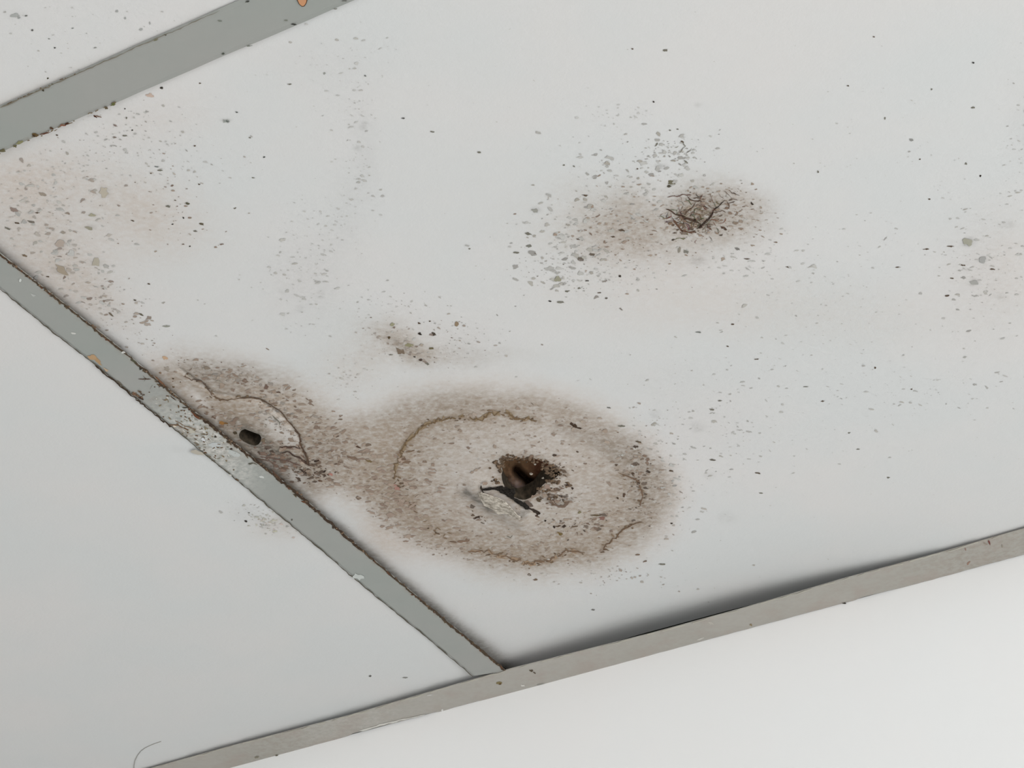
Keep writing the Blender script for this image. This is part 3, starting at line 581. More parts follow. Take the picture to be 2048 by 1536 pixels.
for sx_ in (-1.8, -1.2, 1.2):
    mb.box((sx_ - .012, .0005, H), (sx_ + .012, L1 - .012, H + .0009), mat=2); mb.box((sx_ - .012, L1 + .012, H), (sx_ + .012, 4.0, H + .0009), mat=2)
struct(mb, 'ceiling', [M['tile_plain'], M['plenum'], M['bar']])
mb = MB(); x, y, z = -2.85, 1.15, 1.05; a, b_, c_, t = .015, 1.05, .75, .05
for (y0, y1, z0, z1) in ((-b_, b_, -c_, -c_ + t), (-b_, b_, c_ - t, c_), (-b_, -b_ + t, -c_ + t, c_ - t), (b_ - t, b_, -c_ + t, c_ - t), (-t / 2, t / 2, -c_ + t, c_ - t)):
    mb.box((x - a, y + y0, z + z0), (x + a, y + y1, z + z1))
struct(mb, 'window_1', M['side'])
mb = MB(); x, y, z = -.6, 4.05, 1.05; a = 1.7  # unseen window frame, added to go with the front fill light
for (x0, x1, z0, z1) in ((-a, a, -c_, -c_ + t), (-a, a, c_ - t, c_), (-a, -a + t, -c_ + t, c_ - t), (a - t, a, -c_ + t, c_ - t), (-t / 2, t / 2, -c_ + t, c_ - t)):
    mb.box((x + x0, y - .015, z + z0), (x + x1, y + .015, z + z1))
struct(mb, 'added_window', M['side'])

# ------------------------------------------------------------------ main stained tile
def panel_grid(x0, x1, y0, y1, step, lift, rel=None, holes=(), flip=True):
    nx = int(round((x1 - x0) / step)) + 1; ny = int(round((y1 - y0) / step)) + 1
    gx, gy = np.meshgrid(np.linspace(x0, x1, nx), np.linspace(y0, y1, ny)); X = gx.ravel(); Y = gy.ravel()
    Z = H + lift(X, Y); P = np.stack([X, Y, Z], 1); sx, sy = survey(P)
    if rel is not None: P[:, 2] += rel(sx, sy); sx, sy = survey(P)
    idx = np.arange(nx * ny).reshape(ny, nx)
    Fq = np.stack([idx[:-1, :-1], idx[1:, :-1], idx[1:, 1:], idx[:-1, 1:]], -1).reshape(-1, 4)   # normals down
    keep = np.ones(len(Fq), bool)
    for hpoly in holes:
        cx = sx[Fq].mean(1); cy = sy[Fq].mean(1); bb = np.array(hpoly); near = (abs(cx - bb[:, 0].mean()) < 150) & (abs(cy - bb[:, 1].mean()) < 150)
        ins = np.zeros(len(Fq), bool); ins[near] = inside(cx[near], cy[near], hpoly); keep &= ~ins
    Fq = Fq[keep]
    for hpoly in holes:                     # draw the ragged rim onto the outline
        E_ = np.concatenate([np.stack([Fq[:, i], Fq[:, (i + 1) % 4]], 1) for i in range(4)])
        pass
    # boundary edges -> walls going up
    E_ = np.concatenate([np.stack([Fq[:, i], Fq[:, (i + 1) % 4]], 1) for i in range(4)])
    key = np.sort(E_, 1); kk = key[:, 0].astype(np.int64) * (nx * ny) + key[:, 1]
    u, first, cnt = np.unique(kk, return_index=True, return_counts=True); bd = E_[first[cnt == 1]]
    bv = np.unique(bd)
    # snap the hole rims
    for hpoly in holes:
        pts = np.array(hpoly, float); sel = bv[(abs(sx[bv] - pts[:, 0].mean()) < 150) & (abs(sy[bv] - pts[:, 1].mean()) < 150)]
        if not len(sel): continue
        best = np.full(len(sel), 1e9); tx = sx[sel].copy(); ty = sy[sel].copy()
        for i in range(len(pts)):
            a = pts[i]; e = pts[(i + 1) % len(pts)] - a; t = np.clip(((sx[sel] - a[0]) * e[0] + (sy[sel] - a[1]) * e[1]) / (e @ e), 0, 1)
            qx = a[0] + t * e[0]; qy = a[1] + t * e[1]; d = np.hypot(sx[sel] - qx, sy[sel] - qy); mm = d < best
            best[mm] = d[mm]; tx[mm] = qx[mm]; ty[mm] = qy[mm]
        for k_, s_ in enumerate(sel):
            if best[k_] < 4:
                d = RW[2] + (tx[k_] - 1024) / F * RW[0] + (ty[k_] - 768) / F * RW[1]
                P[s_] = CAM + d * ((P[s_, 2] - CAM[2]) / d[2])
    top = {int(q): i for i, q in enumerate(bv)}; n0 = len(P)
    T = P[bv].copy(); T[:, 2] += .011
    Wf = np.array([(a, n0 + top[int(a)], n0 + top[int(b)], b) for a, b in bd])
    P2 = np.vstack([P, T]); F2 = np.vstack([Fq, Wf])
    used = np.unique(F2); remap = -np.ones(len(P2), int); remap[used] = np.arange(len(used))
    return P2[used], remap[F2], len(Wf)

def panel_obj(name, P, Fq, nw, marks, mats, parent, maskf):
    nb = len(P)
    if marks:                               # marks stay on their own panel
        lo, hi = P[:, 0].min(), P[:, 0].max()
        marks.mb.f = [f for f in marks.mb.f if all(lo < marks.mb.v[i][0] < hi for i in f)]
    mv = np.array(marks.mb.v) if marks and marks.mb.v else np.zeros((0, 3))
    V = np.vstack([P, mv]); me = bpy.data.meshes.new(name)
    faces = Fq.tolist() + ([tuple(nb + i for i in f) for f in marks.mb.f] if marks else [])
    me.from_pydata(V.tolist(), [], faces)
    for q in mats: me.materials.append(q)
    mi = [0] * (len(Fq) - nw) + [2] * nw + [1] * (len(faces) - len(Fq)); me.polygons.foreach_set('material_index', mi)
    me.polygons.foreach_set('use_smooth', [i < 0 for i in mi])
    sx, sy = survey(V)
    mk_ = maskf(sx, sy); mk_[nb:] = 0
    a = me.color_attributes.new('stain', 'FLOAT_COLOR', 'POINT')
    a.data.foreach_set('color', np.hstack([mk_, np.ones((len(V), 1))]).astype(np.float32).ravel())
    c = np.ones((len(V), 4), np.float32)
    if marks and len(mv): c[nb:, :3] = np.array(marks.mb.c)
    a = me.color_attributes.new('mark', 'FLOAT_COLOR', 'POINT'); a.data.foreach_set('color', c.ravel())
    me.update(); o = bpy.data.objects.new(name, me); COL.objects.link(o); o.parent = parent
    if parent: o.matrix_parent_inverse = parent.matrix_world.inverted()
    return o

P, Fq, nw = panel_grid(-0.598, -0.003, -0.0295, L1 - .003, .001, lift_main, relief, (HOLE, HOLE2))
main = empty('ceiling_tile', (-.3, .32, H + .012))
tag(main, 'large white ceiling tile with brown mould rings and a ragged hole', 'ceiling tile', kind='thing')
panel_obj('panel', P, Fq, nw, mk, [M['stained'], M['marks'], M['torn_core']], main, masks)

# decayed core seen through the big hole
mb = MB(); nx, ny = 60, 46
gx, gy = np.meshgrid(np.linspace(945, 1140, nx), np.linspace(895, 1045, ny)); X = gx.ravel(); Y = gy.ravel()
hh = .0085 + .004 * fbm(X, Y, 22, 41) + .003 * fbm(X, Y, 6, 42)
dsl = seg_dist(X, Y, [(1032, 938), (1042, 948), (1054, 958), (1064, 966)]); hh += .012 * np.exp(-(dsl / 7) ** 2)
hh -= .006 * np.exp(-(((X - 1030) / 22) ** 2 + ((Y - 968) / 14) ** 2)) + .016 * 0
hh -= .004 * sstep(1075, 1105, X)
Pq = np.array([at(x, y, h) for x, y, h in zip(X, Y, hh)])
cols = np.zeros((len(X), 3)); cA = np.array(tone((98, 76, 55))); cB = np.array(tone((104, 92, 90))); cC = np.array(tone((90, 56, 42)))
wB = np.exp(-(((X - 1035) / 34) ** 2 + ((Y - 978) / 22) ** 2))[:, None]; wC = (sstep(1045, 1085, X) * (1 - sstep(955, 985, Y)))[:, None]
cols = cA * (1 - wB) + cB * wB; cols = cols * (1 - wC) + cC * wC; cols *= (1 - .85 * np.exp(-(dsl / 9) ** 2))[:, None]  # last factor paints the slit's darkness over its real depth
idx = np.arange(nx * ny).reshape(ny, nx)
for j in range(ny - 1):
    for i in range(nx - 1): mb.f.append((idx[j, i], idx[j, i + 1], idx[j + 1, i + 1], idx[j + 1, i])); mb.m.append(0)
mb.v = [tuple(q) for q in Pq]; mb.c = [tuple(q) for q in cols]
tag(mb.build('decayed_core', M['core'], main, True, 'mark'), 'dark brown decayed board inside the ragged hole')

def lump(mb, c, r, squash=.7):
    bm = bmesh.new(); bmesh.ops.create_icosphere(bm, subdivisions=1, radius=1)
    vs = [(c[0] + q.co.x * r * rng.uniform(.6, 1.25), c[1] + q.co.y * r * rng.uniform(.6, 1.25), c[2] + q.co.z * r * squash * rng.uniform(.6, 1.25)) for q in bm.verts]
    bm.verts.index_update(); fs = [tuple(q.index for q in f.verts) for f in bm.faces]; bm.free(); mb.add(vs, fs)
# crumbled brown rim
mb = MB()
for poly, n, spread in (([(985, 930), (996, 922), (1003, 928), (1000, 938), (992, 936)], 26, 4), ([(1004, 918), (1015, 914), (1036, 918), (1056, 917), (1084, 922), (1104, 931), (1121, 946)], 60, 3), ([(1084, 930), (1096, 936), (1104, 944), (1108, 955)], 50, 5),
                        ([(1092, 962), (1118, 964)], 16, 1.5), ([(985, 955), (998, 966)], 8, 3), ([(1077, 984), (1092, 978), (1100, 1000), (1120, 1008)], 16, 6), ([(1130, 968), (1142, 968)], 7, 2)):
    poly = np.array(poly, float)
    for _ in range(n):
        i = rng.integers(len(poly) - 1); q = poly[i] + (poly[i + 1] - poly[i]) * rng.random() + rng.normal(0, spread, 2)
        c = mk.pts([q], .0002)[0]; lump(mb, c, rng.uniform(.0006, .0016))
tag(mb.build('crumbled_rim', M['crumb'], main), 'brown crumbs round the rim of the ragged hole', kind='stuff')
# torn flap of facing hanging below the hole
mb = MB()
A = [(964, 979), (980, 979), (997, 982), (1008, 988), (1019, 1000), (1027, 1011), (1035, 1022), (1041, 1032)]
Bq = [(957, 984), (962, 996), (968, 1006), (982, 1015), (995, 1023), (1010, 1024), (1024, 1031), (1039, 1035)]
for i, (a, b_) in enumerate(zip(A, Bq)):
    for k in range(6):
        t = k / 5; x = a[0] * (1 - t) + b_[0] * t + rng.normal(0, .5); y = a[1] * (1 - t) + b_[1] * t + rng.normal(0, .9)
        off = .0008 + .0042 * (1 - t) ** 1.5 * math.sin(math.pi * min(1, (i + .8) / 8)) + rng.uniform(0, .0004)
        mb.v.append(tuple(mk.pts([(x, y)], off)[0])); mb.c.append((1, 1, 1))
for i in range(len(A) - 1):
    for k in range(5): mb.f.append((i * 6 + k, (i + 1) * 6 + k, (i + 1) * 6 + k + 1, i * 6 + k + 1)); mb.m.append(0)
fo = mb.build('torn_flap', M['flap'], main); sm = fo.modifiers.new('thick', 'SOLIDIFY'); sm.thickness = .0006; sm.offset = 0
tag(fo, 'pale torn flap of facing hanging below the hole')
# pale chips inside the hole
for x, y, a in ((1062, 948, 3.2), (1070, 929, 2.2), (1086, 956, 2.4), (1086, 930, 1.6), (1060, 992, 1.6)):
    mb = MB(); c = at(x, y, .004); lump(mb, c, a * .00042); mb.build('plaster_chip', M['flap'], main)
# dark tube end showing in the small oval hole
mb = MB(); n = 18
ring = []
for k in range(9):
    t = k / 8
    for i in range(n):
        a = 2 * math.pi * i / n; x = 500 + 27 * math.cos(a) * (1 - .15 * t) - 3 * t; y = 877 + 16 * math.sin(a) + 5 * math.cos(a)
        mb.v.append(tuple(at(x, y, .0136 + .02 * t))); mb.c.append((1, 1, 1))
for k in range(8):
    for i in range(n): mb.f.append((k * n + i, k * n + (i + 1) % n, (k + 1) * n + (i + 1) % n, (k + 1) * n + i)); mb.m.append(0)
mt, nt, b = new_mat('dark_green_grey', .6, .3); b.inputs['Base Color'].default_value = (.035, .04, .032, 1); M['dark'] = mt
tag(mb.build('hole_sleeve', M['dark'], main, True), 'dark grey sleeve inside the small oval hole')

# ------------------------------------------------------------------ the two other tiles
mk2 = Marks(lambda x, y: lift_left(x, y), lambda x, y: True)
mk2.rel = lambda P: 0.0
mk2.cluster(530, 1030, 50, 26, 70, 1.0, 5, GREYS[2:] + [(150, 148, 130)], .5, 15)
mk2.cluster(540, 1045, 34, 12, 26, 1.5, 6, [(180, 176, 150), (190, 165, 155)], .6, 20)
for x, y, a, b_, col in ((492, 1042, 3.6, 2.8, (50, 46, 44)), (740, 1352, 3, 2.6, (90, 90, 84)), (810, 1355, 6, 1.4, (130, 130, 126)), (498, 1025, 3, 2, (110, 110, 106))):
    mk2.fleck(x, y, a, b_, 0, tone(col))
mk2.line([(322, 1483), (300, 1491), (284, 1500), (274, 1512), (269, 1524), (268, 1545)], .01, .01, tone((120, 120, 110)), 0, 5) if False else None
def masks2(X, Y):
    Xs = X + (fbm(X, Y, 22, 63) - .5) * 30; Ys = Y + (fbm(X, Y, 22, 64) - .5) * 20
    e = lambda cx, cy, rx, ry: np.exp(-(((Xs - cx) / rx) ** 2 + ((Ys - cy) / ry) ** 2))
    G_ = .10 * e(500, 1025, 34, 20) + .07 * e(555, 1050, 40, 18) + .07 * e(360, 900, 14, 8)
    B_ = .30 * e(560, 1055, 60, 24)
    return np.clip(np.stack([.08 * e(545, 1042, 26, 12), G_, B_], -1), 0, 1)
P, Fq, nw = panel_grid(0.003, 0.598, -0.0295, L1 - .003, .0025, lift_left)
t2 = panel_obj('ceiling_tile', P, Fq, nw, mk2, [M['stained'], M['marks'], M['torn_core']], None, masks2)
tag(t2, 'plain pale ceiling tile on the unstained lower left side of the long diagonal bar', 'ceiling tile', kind='thing')

flat = lambda x, y: np.full(np.shape(x), .0013)
mk3 = Marks(flat, lambda x, y: y < BAR1_TOP(x) - 2); mk3.rel = lambda P: 0.0
mk3.cluster(180, 60, 240, 90, 60, 1.0, 3.5, GREYS, .4)
for x, y, a, b_, col in ((65, 60, 3, 2.6, (90, 90, 88)), (110, 95, 2.4, 2.2, (60, 60, 58)), (52, 31, 3.5, 2, (110, 112, 108)), (145, 56, 4, 1.6, (120, 126, 122)), (98, 77, 3.5, 1.4, (130, 132, 128)), (96, 156, 2.4, 2.4, (70, 66, 50)), (234, 22, 3, 4, (160, 162, 160)),
                         (30, 30, 10, 5, (165, 167, 165)), (38, 35, 4, 3, (150, 152, 150)), (250, 36, 2.5, 3.5, (160, 162, 160)), (300, 46, 2, 4, (160, 162, 160)), (282, 58, 3.5, 3, (165, 167, 165)), (190, 95, 4, 2, (140, 142, 138))):
    mk3.fleck(x, y, a, b_, 0, tone(col))
def masks3(X, Y):
    e = lambda cx, cy, rx, ry: np.exp(-(((X - cx) / rx) ** 2 + ((Y - cy) / ry) ** 2))
    d = np.abs(Y - BAR1_TOP(X)) / 1.1
    return np.clip(np.stack([0 * X, .12 * e(32, 30, 16, 8), .22 * np.exp(-(d / 16) ** 2) * sstep(320, 60, X) if False else .2 * np.exp(-(d / 16) ** 2) * (1 - sstep(60, 320, X))], -1), 0, 1)
P, Fq, nw = panel_grid(-0.598, -0.003, L1 + .003, L1 + .598, .003, flat)
t3 = panel_obj('ceiling_tile', P, Fq, nw, mk3, [M['stained'], M['marks'], M['torn_core']], None, masks3)
tag(t3, 'lightly speckled ceiling tile in the top left corner beyond the wide grey bar', 'ceiling tile', kind='thing')

# ------------------------------------------------------------------ grid bars
def strip(edgeA, edgeB, n, z0, z1, name, mats, parent, dust, lower=True, web=None, across=10, name_web='', webx=0.0):
    """flange between two measured edges: bottom face subdivided, thickness z0..z1, web upright above the middle"""
    mb = MB()
    A_ = np.array(edgeA); B_ = np.array(edgeB)
    cA = np.r_[0, np.cumsum(np.hypot(*np.diff(A_, axis=0)[:, :2].T))]; cB = np.r_[0, np.cumsum(np.hypot(*np.diff(B_, axis=0)[:, :2].T))]
    T = np.linspace(0, 1, n)
    ea = np.stack([np.interp(T * cA[-1], cA, A_[:, k]) for k in range(2)], 1); eb = np.stack([np.interp(T * cB[-1], cB, B_[:, k]) for k in range(2)], 1)
    V = []
    for i in range(n):
        for k in range(across + 1):
            t = k / across; q = ea[i] * (1 - t) + eb[i] * t
            lip = .00035 * max(0, 1 - min(t, 1 - t) * across * .9)
            V.append((q[0], q[1], z0 + lip))
    nb = len(V)
    for i in range(n): V += [(*ea[i], z1), (*eb[i], z1)]
    Fs = []
    s = across + 1
    for i in range(n - 1):
        for k in range(across): Fs.append((i * s + k, i * s + k + 1, (i + 1) * s + k + 1, (i + 1) * s + k))
        Fs.append((i * s, (i + 1) * s, nb + 2 * (i + 1), nb + 2 * i)); Fs.append((i * s + across, nb + 2 * i + 1, nb + 2 * (i + 1) + 1, (i + 1) * s + across))
        Fs.append((nb + 2 * i, nb + 2 * (i + 1), nb + 2 * (i + 1) + 1, nb + 2 * i + 1))
    b0 = len(V)
    if web:
        for i in (0, n - 1):
            mid = (ea[i] + eb[i]) / 2
            if name_web == 'y': mid = np.array([webx, mid[1]])
            V += [(mid[0], mid[1], z1), (mid[0], mid[1], z1 + web)]
        Fs.append((b0, b0 + 1, b0 + 3, b0 + 2))
    me = bpy.data.meshes.new(name); me.from_pydata(V, [], Fs)
    for q in mats: me.materials.append(q)
    V = np.array(V); sx, sy = survey(V); c = np.ones((len(V), 4), np.float32); c[:, :3] = dust(sx, sy)
    a = me.color_attributes.new('dust', 'FLOAT_COLOR', 'POINT'); a.data.foreach_set('color', c.ravel()); me.update()
    bm = bmesh.new(); bm.from_mesh(me); bmesh.ops.recalc_face_normals(bm, faces=bm.faces); bm.to_mesh(me); bm.free()
    o = bpy.data.objects.new(name, me); COL.objects.link(o)
    if parent is not None: o.parent = parent; o.matrix_parent_inverse = parent.matrix_world.inverted()
    return o
TH = .0009
def bar_marks(): 
    k = Marks(lambda x, y: np.zeros(np.shape(x)), lambda x, y: True); k.rel = lambda P: 0.0; return k

# wide bar, upper left
xs1 = np.linspace(-420, 760, 26)
wob = lambda x, s: (fbm(x, x * 0, 60, s, 3) - .5) * 5
eA = at(xs1, BAR1_TOP(xs1) + wob(xs1, 71)); eB = at(xs1, BAR1_BOT(xs1) + wob(xs1, 72) * .6)
bar1 = empty('ceiling_grid_bar', tuple(at(150, 190)))
tag(bar1, 'wide grey metal grid bar crossing the upper left corner, with an orange rust spot', 'ceiling bar', kind='thing')
# extend straight past the frame on the right (tile is 0.6 m long)
def ext(e, x_end, k=6):
    d = (e[-1] - e[-8]) / np.linalg.norm((e[-1] - e[-8])[:2]); t = (x_end - e[-1][0]) / d[0]; return np.vstack([e, e[-1] + d * t])
eA = ext(eA, -.588); eB = ext(eB, -.588)
strip(eA, eB, 220, H, H + TH, 'flange', [M['bar']], bar1, lambda X, Y: np.stack([0 * X, .5 * np.exp(-(np.abs(Y - BAR1_BOT(X)) / 7) ** 2) * (1 - sstep(60, 240, X)), 0 * X], -1), web=.03)
k = bar_marks()
for x, y, a, b_, ang, col in [(134, 247, 7, 3, -.25, (64, 36, 24)), (126, 250, 6, 3, .1, (130, 84, 66)), (103, 256, 4, 3, .3, (74, 52, 32)), (72, 270, 8, 5, .1, (92, 74, 44)), (68, 271, 4, 3, .1, (56, 40, 26)), (92, 266, 14, 2, -.25, (84, 50, 32)),
                              (190, 232, 5, 2.4, .4, (66, 36, 24)), (212, 215, 5, 3.4, 0, (92, 82, 64)), (226, 208, 6, 2.6, -.6, (90, 96, 56)), (587, 48, 6, 1.8, .1, (42, 44, 40)), (446, 107, 4, 2.6, -.6, (74, 78, 70)), (498, 91, 7, 1.4, -.1, (112, 116, 108)), (572, 40, 5, 1.4, 0, (120, 122, 112)),
                              (440, 41, 5, 1.4, 0, (110, 116, 106)), (495, 2, 5, 2.6, -.5, (64, 66, 62)), (689, 1, 6, 1.6, -.1, (90, 92, 86)), (670, 17, 5, 1.4, -.2, (120, 120, 112)), (86, 180, 3, 3.4, 0, (52, 44, 28)), (105, 168, 3, 2.4, 0, (70, 66, 44)), (331, 69, 4, 2, 0, (72, 70, 62)), (312, 79, 5, 1.8, -.3, (110, 108, 84)),
                              (38, 285, 9, 4, -.4, (128, 126, 92)), (30, 292, 5, 3, 0, (92, 88, 60)), (6, 300, 7, 4, 0, (96, 90, 66)), (176, 254 - 22, .5, .5, 0, (90, 60, 40))]:
    k.fleck(x, y, a, b_, ang, tone(col))
for i in range(26):
    x = rng.uniform(0, 150) ** 1.0; k.fleck(x, BAR1_TOP(x) + rng.normal(0, 1.2), rng.uniform(2, 6), 1.2, -.42, tone((100, 84, 66)))
for i in range(22):
    x = rng.uniform(-10, 230); k.fleck(x, BAR1_BOT(x) - 1 + rng.normal(0, 2.0), rng.uniform(2, 6), 1.5, -.42, tone((112, 98, 76)))
k.line([(x, BAR1_TOP(x) + 1) for x in range(0, 480, 40)], 2.2, 1.2, tone((118, 112, 100)), .5, 8)
k.mb.m = [0] * len(k.mb.m); k.mb.build('dirt_specks', [M['marks']], bar1, attr='mark')
k = bar_marks()
q = [(592, -8), (594, 0), (598, 8), (604, 13), (609, 12), (613, 6), (615, 0), (614, -10), (606, -16), (598, -15)]
c0 = np.mean(q, 0); inner = [tuple(c0 + (np.array(p_) - c0) * .82) for p_ in q]
k.mb.add(k.pts([tuple(c0)] + q, .0002), [(0, 1 + (i + 1) % 10, 1 + i) for i in range(10)], tone((70, 40, 24)), 0)
k.mb.add(k.pts([tuple(c0)] + inner, .0006), [(0, 1 + (i + 1) % 10, 1 + i) for i in range(10)], tone((190, 140, 104)), 0)
tag(k.mb.build('rust_spot', [M['marks']], bar1, attr='mark'), 'orange drop-shaped rust spot with a dark outline')

# long diagonal bar
bar2 = empty('ceiling_grid_bar', tuple(at(500, 950)))
tag(bar2, 'long diagonal grey metal grid bar reaching the wall trim, dusty with brown mould midway', 'ceiling bar', kind='thing')
eR = at([p_[0] for p_ in B2R], [p_[1] for p_ in B2R]); eL = at([p_[0] for p_ in B2L], [p_[1] for p_ in B2L])
def dust2(X, Y):
    e = lambda cx, cy, rx, ry: np.exp(-(((X - cx) / rx) ** 2 + ((Y - cy) / ry) ** 2))
    wh = 1.3 * e(405, 885, 75, 60) + .5 * e(480, 950, 40, 40) + .25 * e(330, 820, 60, 40)
    br = .8 * e(375, 865, 60, 26) * (Y > 850) + .45 * e(460, 900, 60, 22) + .4 * e(340, 800, 60, 16)
    dR = seg_dist(X, Y, B2R); br += .75 * np.exp(-(dR / 6) ** 2)
    return np.stack([np.clip(wh, 0, 1), np.clip(br, 0, 1), 0 * X], -1)
# densified for dust
strip(eR, eL, 420, H, H + TH, 'flange', [M['bar']], bar2, dust2, web=.012, across=14, name_web='y', webx=float((eR[:, 0].mean() + eL[:, 0].mean()) / 2) * 0)
k = bar_marks()
B2Ra = np.array(B2R, float); B2La = np.array(B2L, float)
def along(Pa, t):
    c = np.r_[0, np.cumsum(np.hypot(*np.diff(Pa, axis=0).T))]; return np.array([np.interp(t * c[-1], c, Pa[:, 0]), np.interp(t * c[-1], c, Pa[:, 1])])
for i in range(330):
    t = rng.random(); p_ = along(B2Ra, t); w_ = 1.3 if 300 < p_[0] < 640 else .7
    k.fleck(p_[0] - abs(rng.normal(0, 2.4)) * w_, p_[1] + rng.normal(0, 1.2), rng.uniform(1.5, 6 * w_), rng.uniform(.8, 2.2), .69 + rng.normal(0, .25), tone([(84, 70, 50), (100, 84, 66), (58, 46, 36), (96, 62, 44)][rng.integers(4)]))
k.line(B2R, 3.0, 4.5, tone((72, 60, 48)), .8, 7, .0002)
k.line(B2R[4:8], 5, 4.5, tone((60, 46, 36)), 1.2, 5, .00025, .1)
k.line(B2L, 2.0, 2.0, tone((84, 80, 70)), .5, 8, .0002)
k.line([(190, 730), (211, 747), (245, 775), (290, 812), (344, 855)], 3, 3, tone((52, 40, 30)), .9, 5, .00025)
for i in range(120):
    x = 400 + rng.normal(0, 42); y = np.interp(x, B2La[:, 0], B2La[:, 1]) - rng.uniform(3, 60) + 4
    if y > np.interp(x, B2Ra[:, 0], B2Ra[:, 1]) + 3: k.fleck(x, y, rng.uniform(1.2, 5), rng.uniform(.8, 2), rng.normal(.3, .5), tone([(130, 116, 92), (112, 100, 84), (140, 136, 124), (198, 196, 190), (96, 72, 50)][rng.integers(5)]))
for x, y, a, b_, ang, col in [(185, 714, 12, 6, .3, (176, 146, 112)), (195, 722, 12, 5, .7, (168, 138, 104)), (212, 739, 6, 3, .6, (182, 160, 136)), (272, 789, 9, 4, .4, (120, 92, 74)), (283, 796, 7, 3.4, .5, (62, 44, 36)), (268, 786, 4, 3, .3, (160, 132, 112)), (240, 766, 8, 3, .7, (104, 96, 84)),
                              (281, 737, 4, 3.4, .2, (40, 38, 30)), (268, 722, 9, 2.4, .6, (78, 78, 62)), (246, 704, 5, 3, 0, (205, 204, 200)), (350, 852, 5, 3, .1, (206, 196, 180)), (40, 560, 3, 3.6, .3, (200, 203, 200)), (66, 590, 7, 3, .3, (178, 180, 178)), (148, 666, 6, 2, .1, (204, 204, 200)), (406, 879, 6, 4, .5, (206, 208, 210)), (524, 954, 6, 3, .1, (200, 203, 200)),
                              (584, 1039, 3, 2.4, 0, (92, 88, 80)), (716, 1153, 12, 7, .3, (190, 195, 192)), (395, 904, 14, 6, .3, (178, 172, 160)), (430, 890, 14, 7, .2, (186, 190, 190)), (466, 906, 16, 6, .3, (184, 188, 186)), (384, 862, 10, 5, .3, (182, 178, 166)), (431, 873, 4, 3, 0, (52, 44, 36)), (456, 883, 5, 2.5, .3, (66, 54, 40)), (463, 897, 4, 2, 0, (60, 46, 38)), (500, 927, 6, 1.8, 0, (84, 84, 74))]:
    k.fleck(x, y, a, b_, ang, tone(col))
for pts, w0, w1, col in (([(276, 757), (290, 757), (302, 758)], 1.2, 2.2, (84, 66, 54)), ([(286, 750), (292, 757), (288, 762)], 1.2, 1.2, (90, 76, 62)), ([(300, 778), (303, 772), (306, 770)], 1, 1, (110, 104, 94)), ([(310, 752), (322, 763), (331, 772)], 3, 4, (110, 76, 54)), ([(318, 775), (322, 766)], 1.6, 1.6, (84, 58, 44)),
                         ([(364, 814), (372, 815), (380, 812)], 2.2, 2, (60, 52, 42)), ([(382, 822), (392, 832), (400, 838)], 3.5, 3, (100, 60, 40)), ([(338, 848), (356, 850), (378, 860)], 2.4, 1.4, (104, 78, 56)), ([(350, 840), (372, 852), (392, 858)], 1.4, 1.2, (120, 96, 72)), ([(498, 930), (504, 925), (514, 930)], 1.6, 1.2, (96, 92, 80)),
                         ([(545, 940), (552, 950), (562, 958)], 4, 3, (84, 60, 48)), ([(340, 790), (352, 800)], 1.6, 1.6, (74, 56, 44))):
    k.line(pts, w0, w1, tone(col), .4, 4, .0003)
k.mb.m = [0] * len(k.mb.m); k.mb.build('dirt_specks', [M['marks']], bar2, attr='mark')
mb = MB()
for i in range(210):
    t = rng.random(); p_ = along(B2Ra, t)
    if not (300 < p_[0] < 640) and rng.random() < .55: continue
    c = at(p_[0] + rng.normal(0, 1.2), p_[1] + rng.normal(0, 1.2), -.0002); lump(mb, c, rng.uniform(.0004, .0010))
for i in range(26):
    c = at(275 + rng.normal(0, 9), 788 + rng.normal(0, 4), -.0004) if i < 14 else at(330 + rng.normal(0, 16), 775 + rng.normal(0, 12) , -.0001); lump(mb, c, rng.uniform(.0004, .0009))
tag(mb.build('mould_crumbs', M['crumb'], bar2), 'brown crumbs along the bar edge', kind='stuff')

# wall trim (angle section) and its leg against the wall
xsM = np.array([p_[0] for p_ in MT], float); ysM = np.array([p_[1] for p_ in MT], float)
eF = at(xsM, ysM)
xb = np.linspace(-500, 2700, 330); yb = np.interp(xb, [p_[0] for p_ in MBL], [p_[1] for p_ in MBL])
gapw = 2.6 * ((np.abs(xb - 790) < 85) | (xb > 1715)) + 1.6 * ((xb > 900) & (xb < 960)) + 0.0
chip = (fbm(xb, xb * 0, 14, 81, 3) - .5) * 2.0
eW = at(xb, yb - gapw + chip - .3 + 1.0)
tr = strip(eF, eW, 520, H - .0006, H + .0004, 'trim_1', [M['angle']], None,
      lambda X, Y: np.stack([.35 * np.exp(-(((X - 700) / 120) ** 2)) , .35 * np.exp(-(((X - 1960) / 120) ** 2)) + .25 * np.exp(-(((X - 560) / 70) ** 2)) + .12, 0 * X], -1), across=12)
tag(tr, 'dusty grey-beige metal wall trim between the ceiling tiles and the white wall', kind='structure')
k = bar_marks()
k.lift = lambda x, y: np.full(np.shape(x), -.0006)
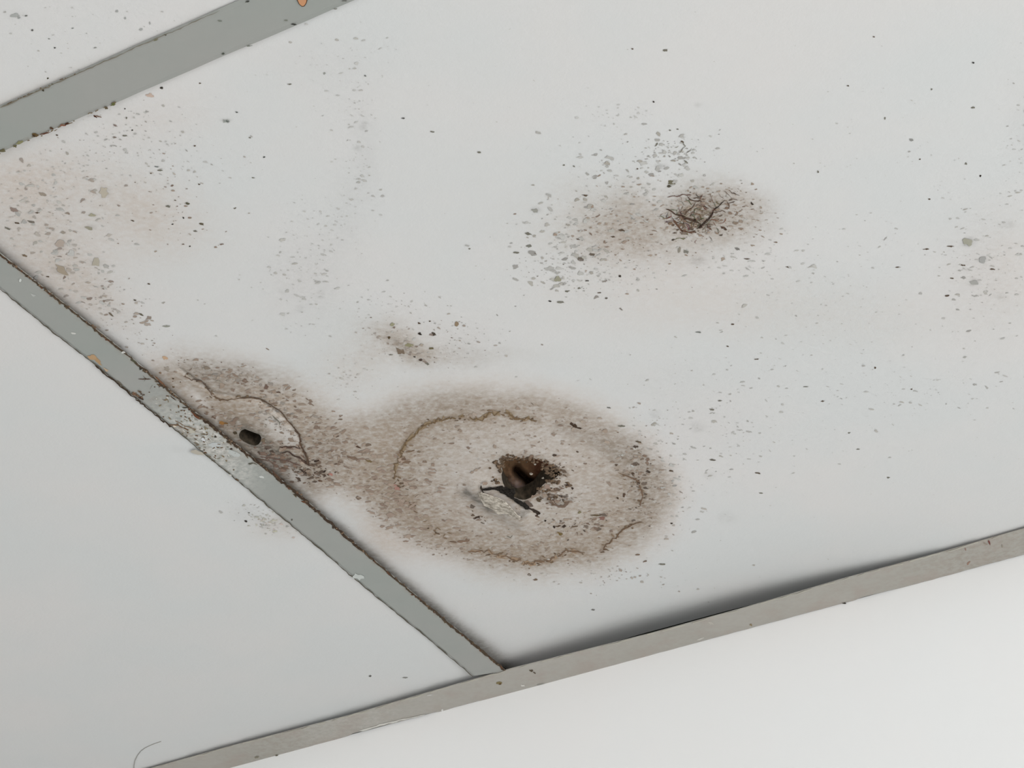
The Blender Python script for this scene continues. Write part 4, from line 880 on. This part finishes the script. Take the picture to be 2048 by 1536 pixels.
for x, y, a, b_, ang, col in [(998, 1366, 8, 4, .3, (124, 112, 78)), (1000, 1368, 3, 2.4, 0, (96, 76, 50)), (1063, 1341, 5, 2.6, .1, (84, 74, 62)), (1069, 1345, 5, 1.6, .5, (96, 86, 74)), (553, 1511, 4, 2, 0, (92, 84, 66)), (514, 1514, 6, 3, -.5, (130, 126, 112)), (1046, 1371, 5, 2.4, 0, (214, 214, 208)), (1082, 1368, 8, 1.6, -.2, (150, 150, 144)),
                              (1978, 1084, 2, 6, -.4, (112, 64, 60)), (1970, 1087, 6, 2, .4, (150, 140, 130)), (1931, 1098, 2, 4, -.2, (140, 112, 104)), (1937, 1126, 6, 2.4, -.7, (150, 122, 108)), (2004, 1092, 2, 4, 0, (150, 144, 132)), (1689, 1206, 5, 1.6, .1, (60, 56, 50)), (1502, 1249, 3, 3, 0, (140, 124, 96)), (1422, 1246, 6, 3, .2, (184, 180, 172)), (1400, 1278, 9, 2, -.3, (196, 194, 188)), (858, 1390, 7, 1.6, -.2, (196, 196, 192)), (885, 1420, 2.4, 4, 0, (222, 222, 220))]:
    k.fleck(x, y, a, b_, ang, tone(col))
k.line([(718, 1462), (760, 1450), (800, 1440), (850, 1429)], 3, 2, tone((212, 211, 205)), .5, 7, .0002)
k.line([(x, np.interp(x, xsM, ysM) + 1.5) for x in range(320, 2048, 60)], 2.0, 2.0, tone((178, 174, 164)), .6, 14, .0002, .3)
k.mb.m = [0] * len(k.mb.m); o = k.mb.build('dirt_specks', [M['marks']], tr, attr='mark')
mb = MB(); a0, a1 = wpt(-.62, .0002), wpt(.62, .0002); b0, b1 = wpt(-.62, .0009), wpt(.62, .0009)
mb.add([(*a0, H + .0004), (*a1, H + .0004), (*b1, H + .0004), (*b0, H + .0004), (*a0, H + .024), (*a1, H + .024), (*b1, H + .024), (*b0, H + .024)], [(0, 1, 2, 3), (4, 5, 6, 7), (0, 1, 5, 4), (2, 3, 7, 6), (1, 2, 6, 5), (3, 0, 4, 7)])
mb.build('wall_leg', M['dark'], tr)
for nm, xa, xb_ in (('trim_2', -2.8, float(min(eF[-1][0], eW[-1][0])) ), ('trim_3', float(max(eF[0][0], eW[0][0])), 1.5)):
    mb = MB(); c0, c1 = wpt(xa, .0003), wpt(xb_, .0003); mb.add([(xa, 0, H - .0006), (xb_, 0, H - .0006), (*c1, H - .0006), (*c0, H - .0006), (xa, 0, H + .0004), (xb_, 0, H + .0004), (*c1, H + .0004), (*c0, H + .0004)],
        [(0, 3, 2, 1), (4, 5, 6, 7), (0, 1, 5, 4), (1, 2, 6, 5), (2, 3, 7, 6), (3, 0, 4, 7)]); struct(mb, nm, M['angle'])
# hair caught on the lower left tile
pts = [(322, 1483), (310, 1487), (300, 1491), (290, 1496), (282, 1502), (275, 1511), (270, 1521), (268, 1532), (268, 1545)]
V = []; n = 5
for i, (x, y) in enumerate(pts):
    c = at(x, y, 0); h = float(lift_left(c[0], c[1])); c = at(x, y, h - .0004)
    pa = at(*pts[min(i + 1, len(pts) - 1)], 0); pb = at(*pts[max(i - 1, 0)], 0); t = Vector(pa - pb).normalized(); s1 = t.cross(Vector((0, 0, 1))).normalized(); s2 = s1.cross(t)
    for j in range(n):
        a = 6.2832 * j / n; V.append(tuple(Vector(c) + (s1 * math.cos(a) + s2 * math.sin(a)) * .00018))
Fs = [(i * n + j, i * n + (j + 1) % n, (i + 1) * n + (j + 1) % n, (i + 1) * n + j) for i in range(len(pts) - 1) for j in range(n)]
mt, nt, b = new_mat('hair_brown', .6, .3); b.inputs['Base Color'].default_value = (.20, .19, .16, 1)
tag(mesh_obj('loose_hair', V, Fs, mt), 'thin curved hair stuck to the plain tile at the lower left', 'hair')
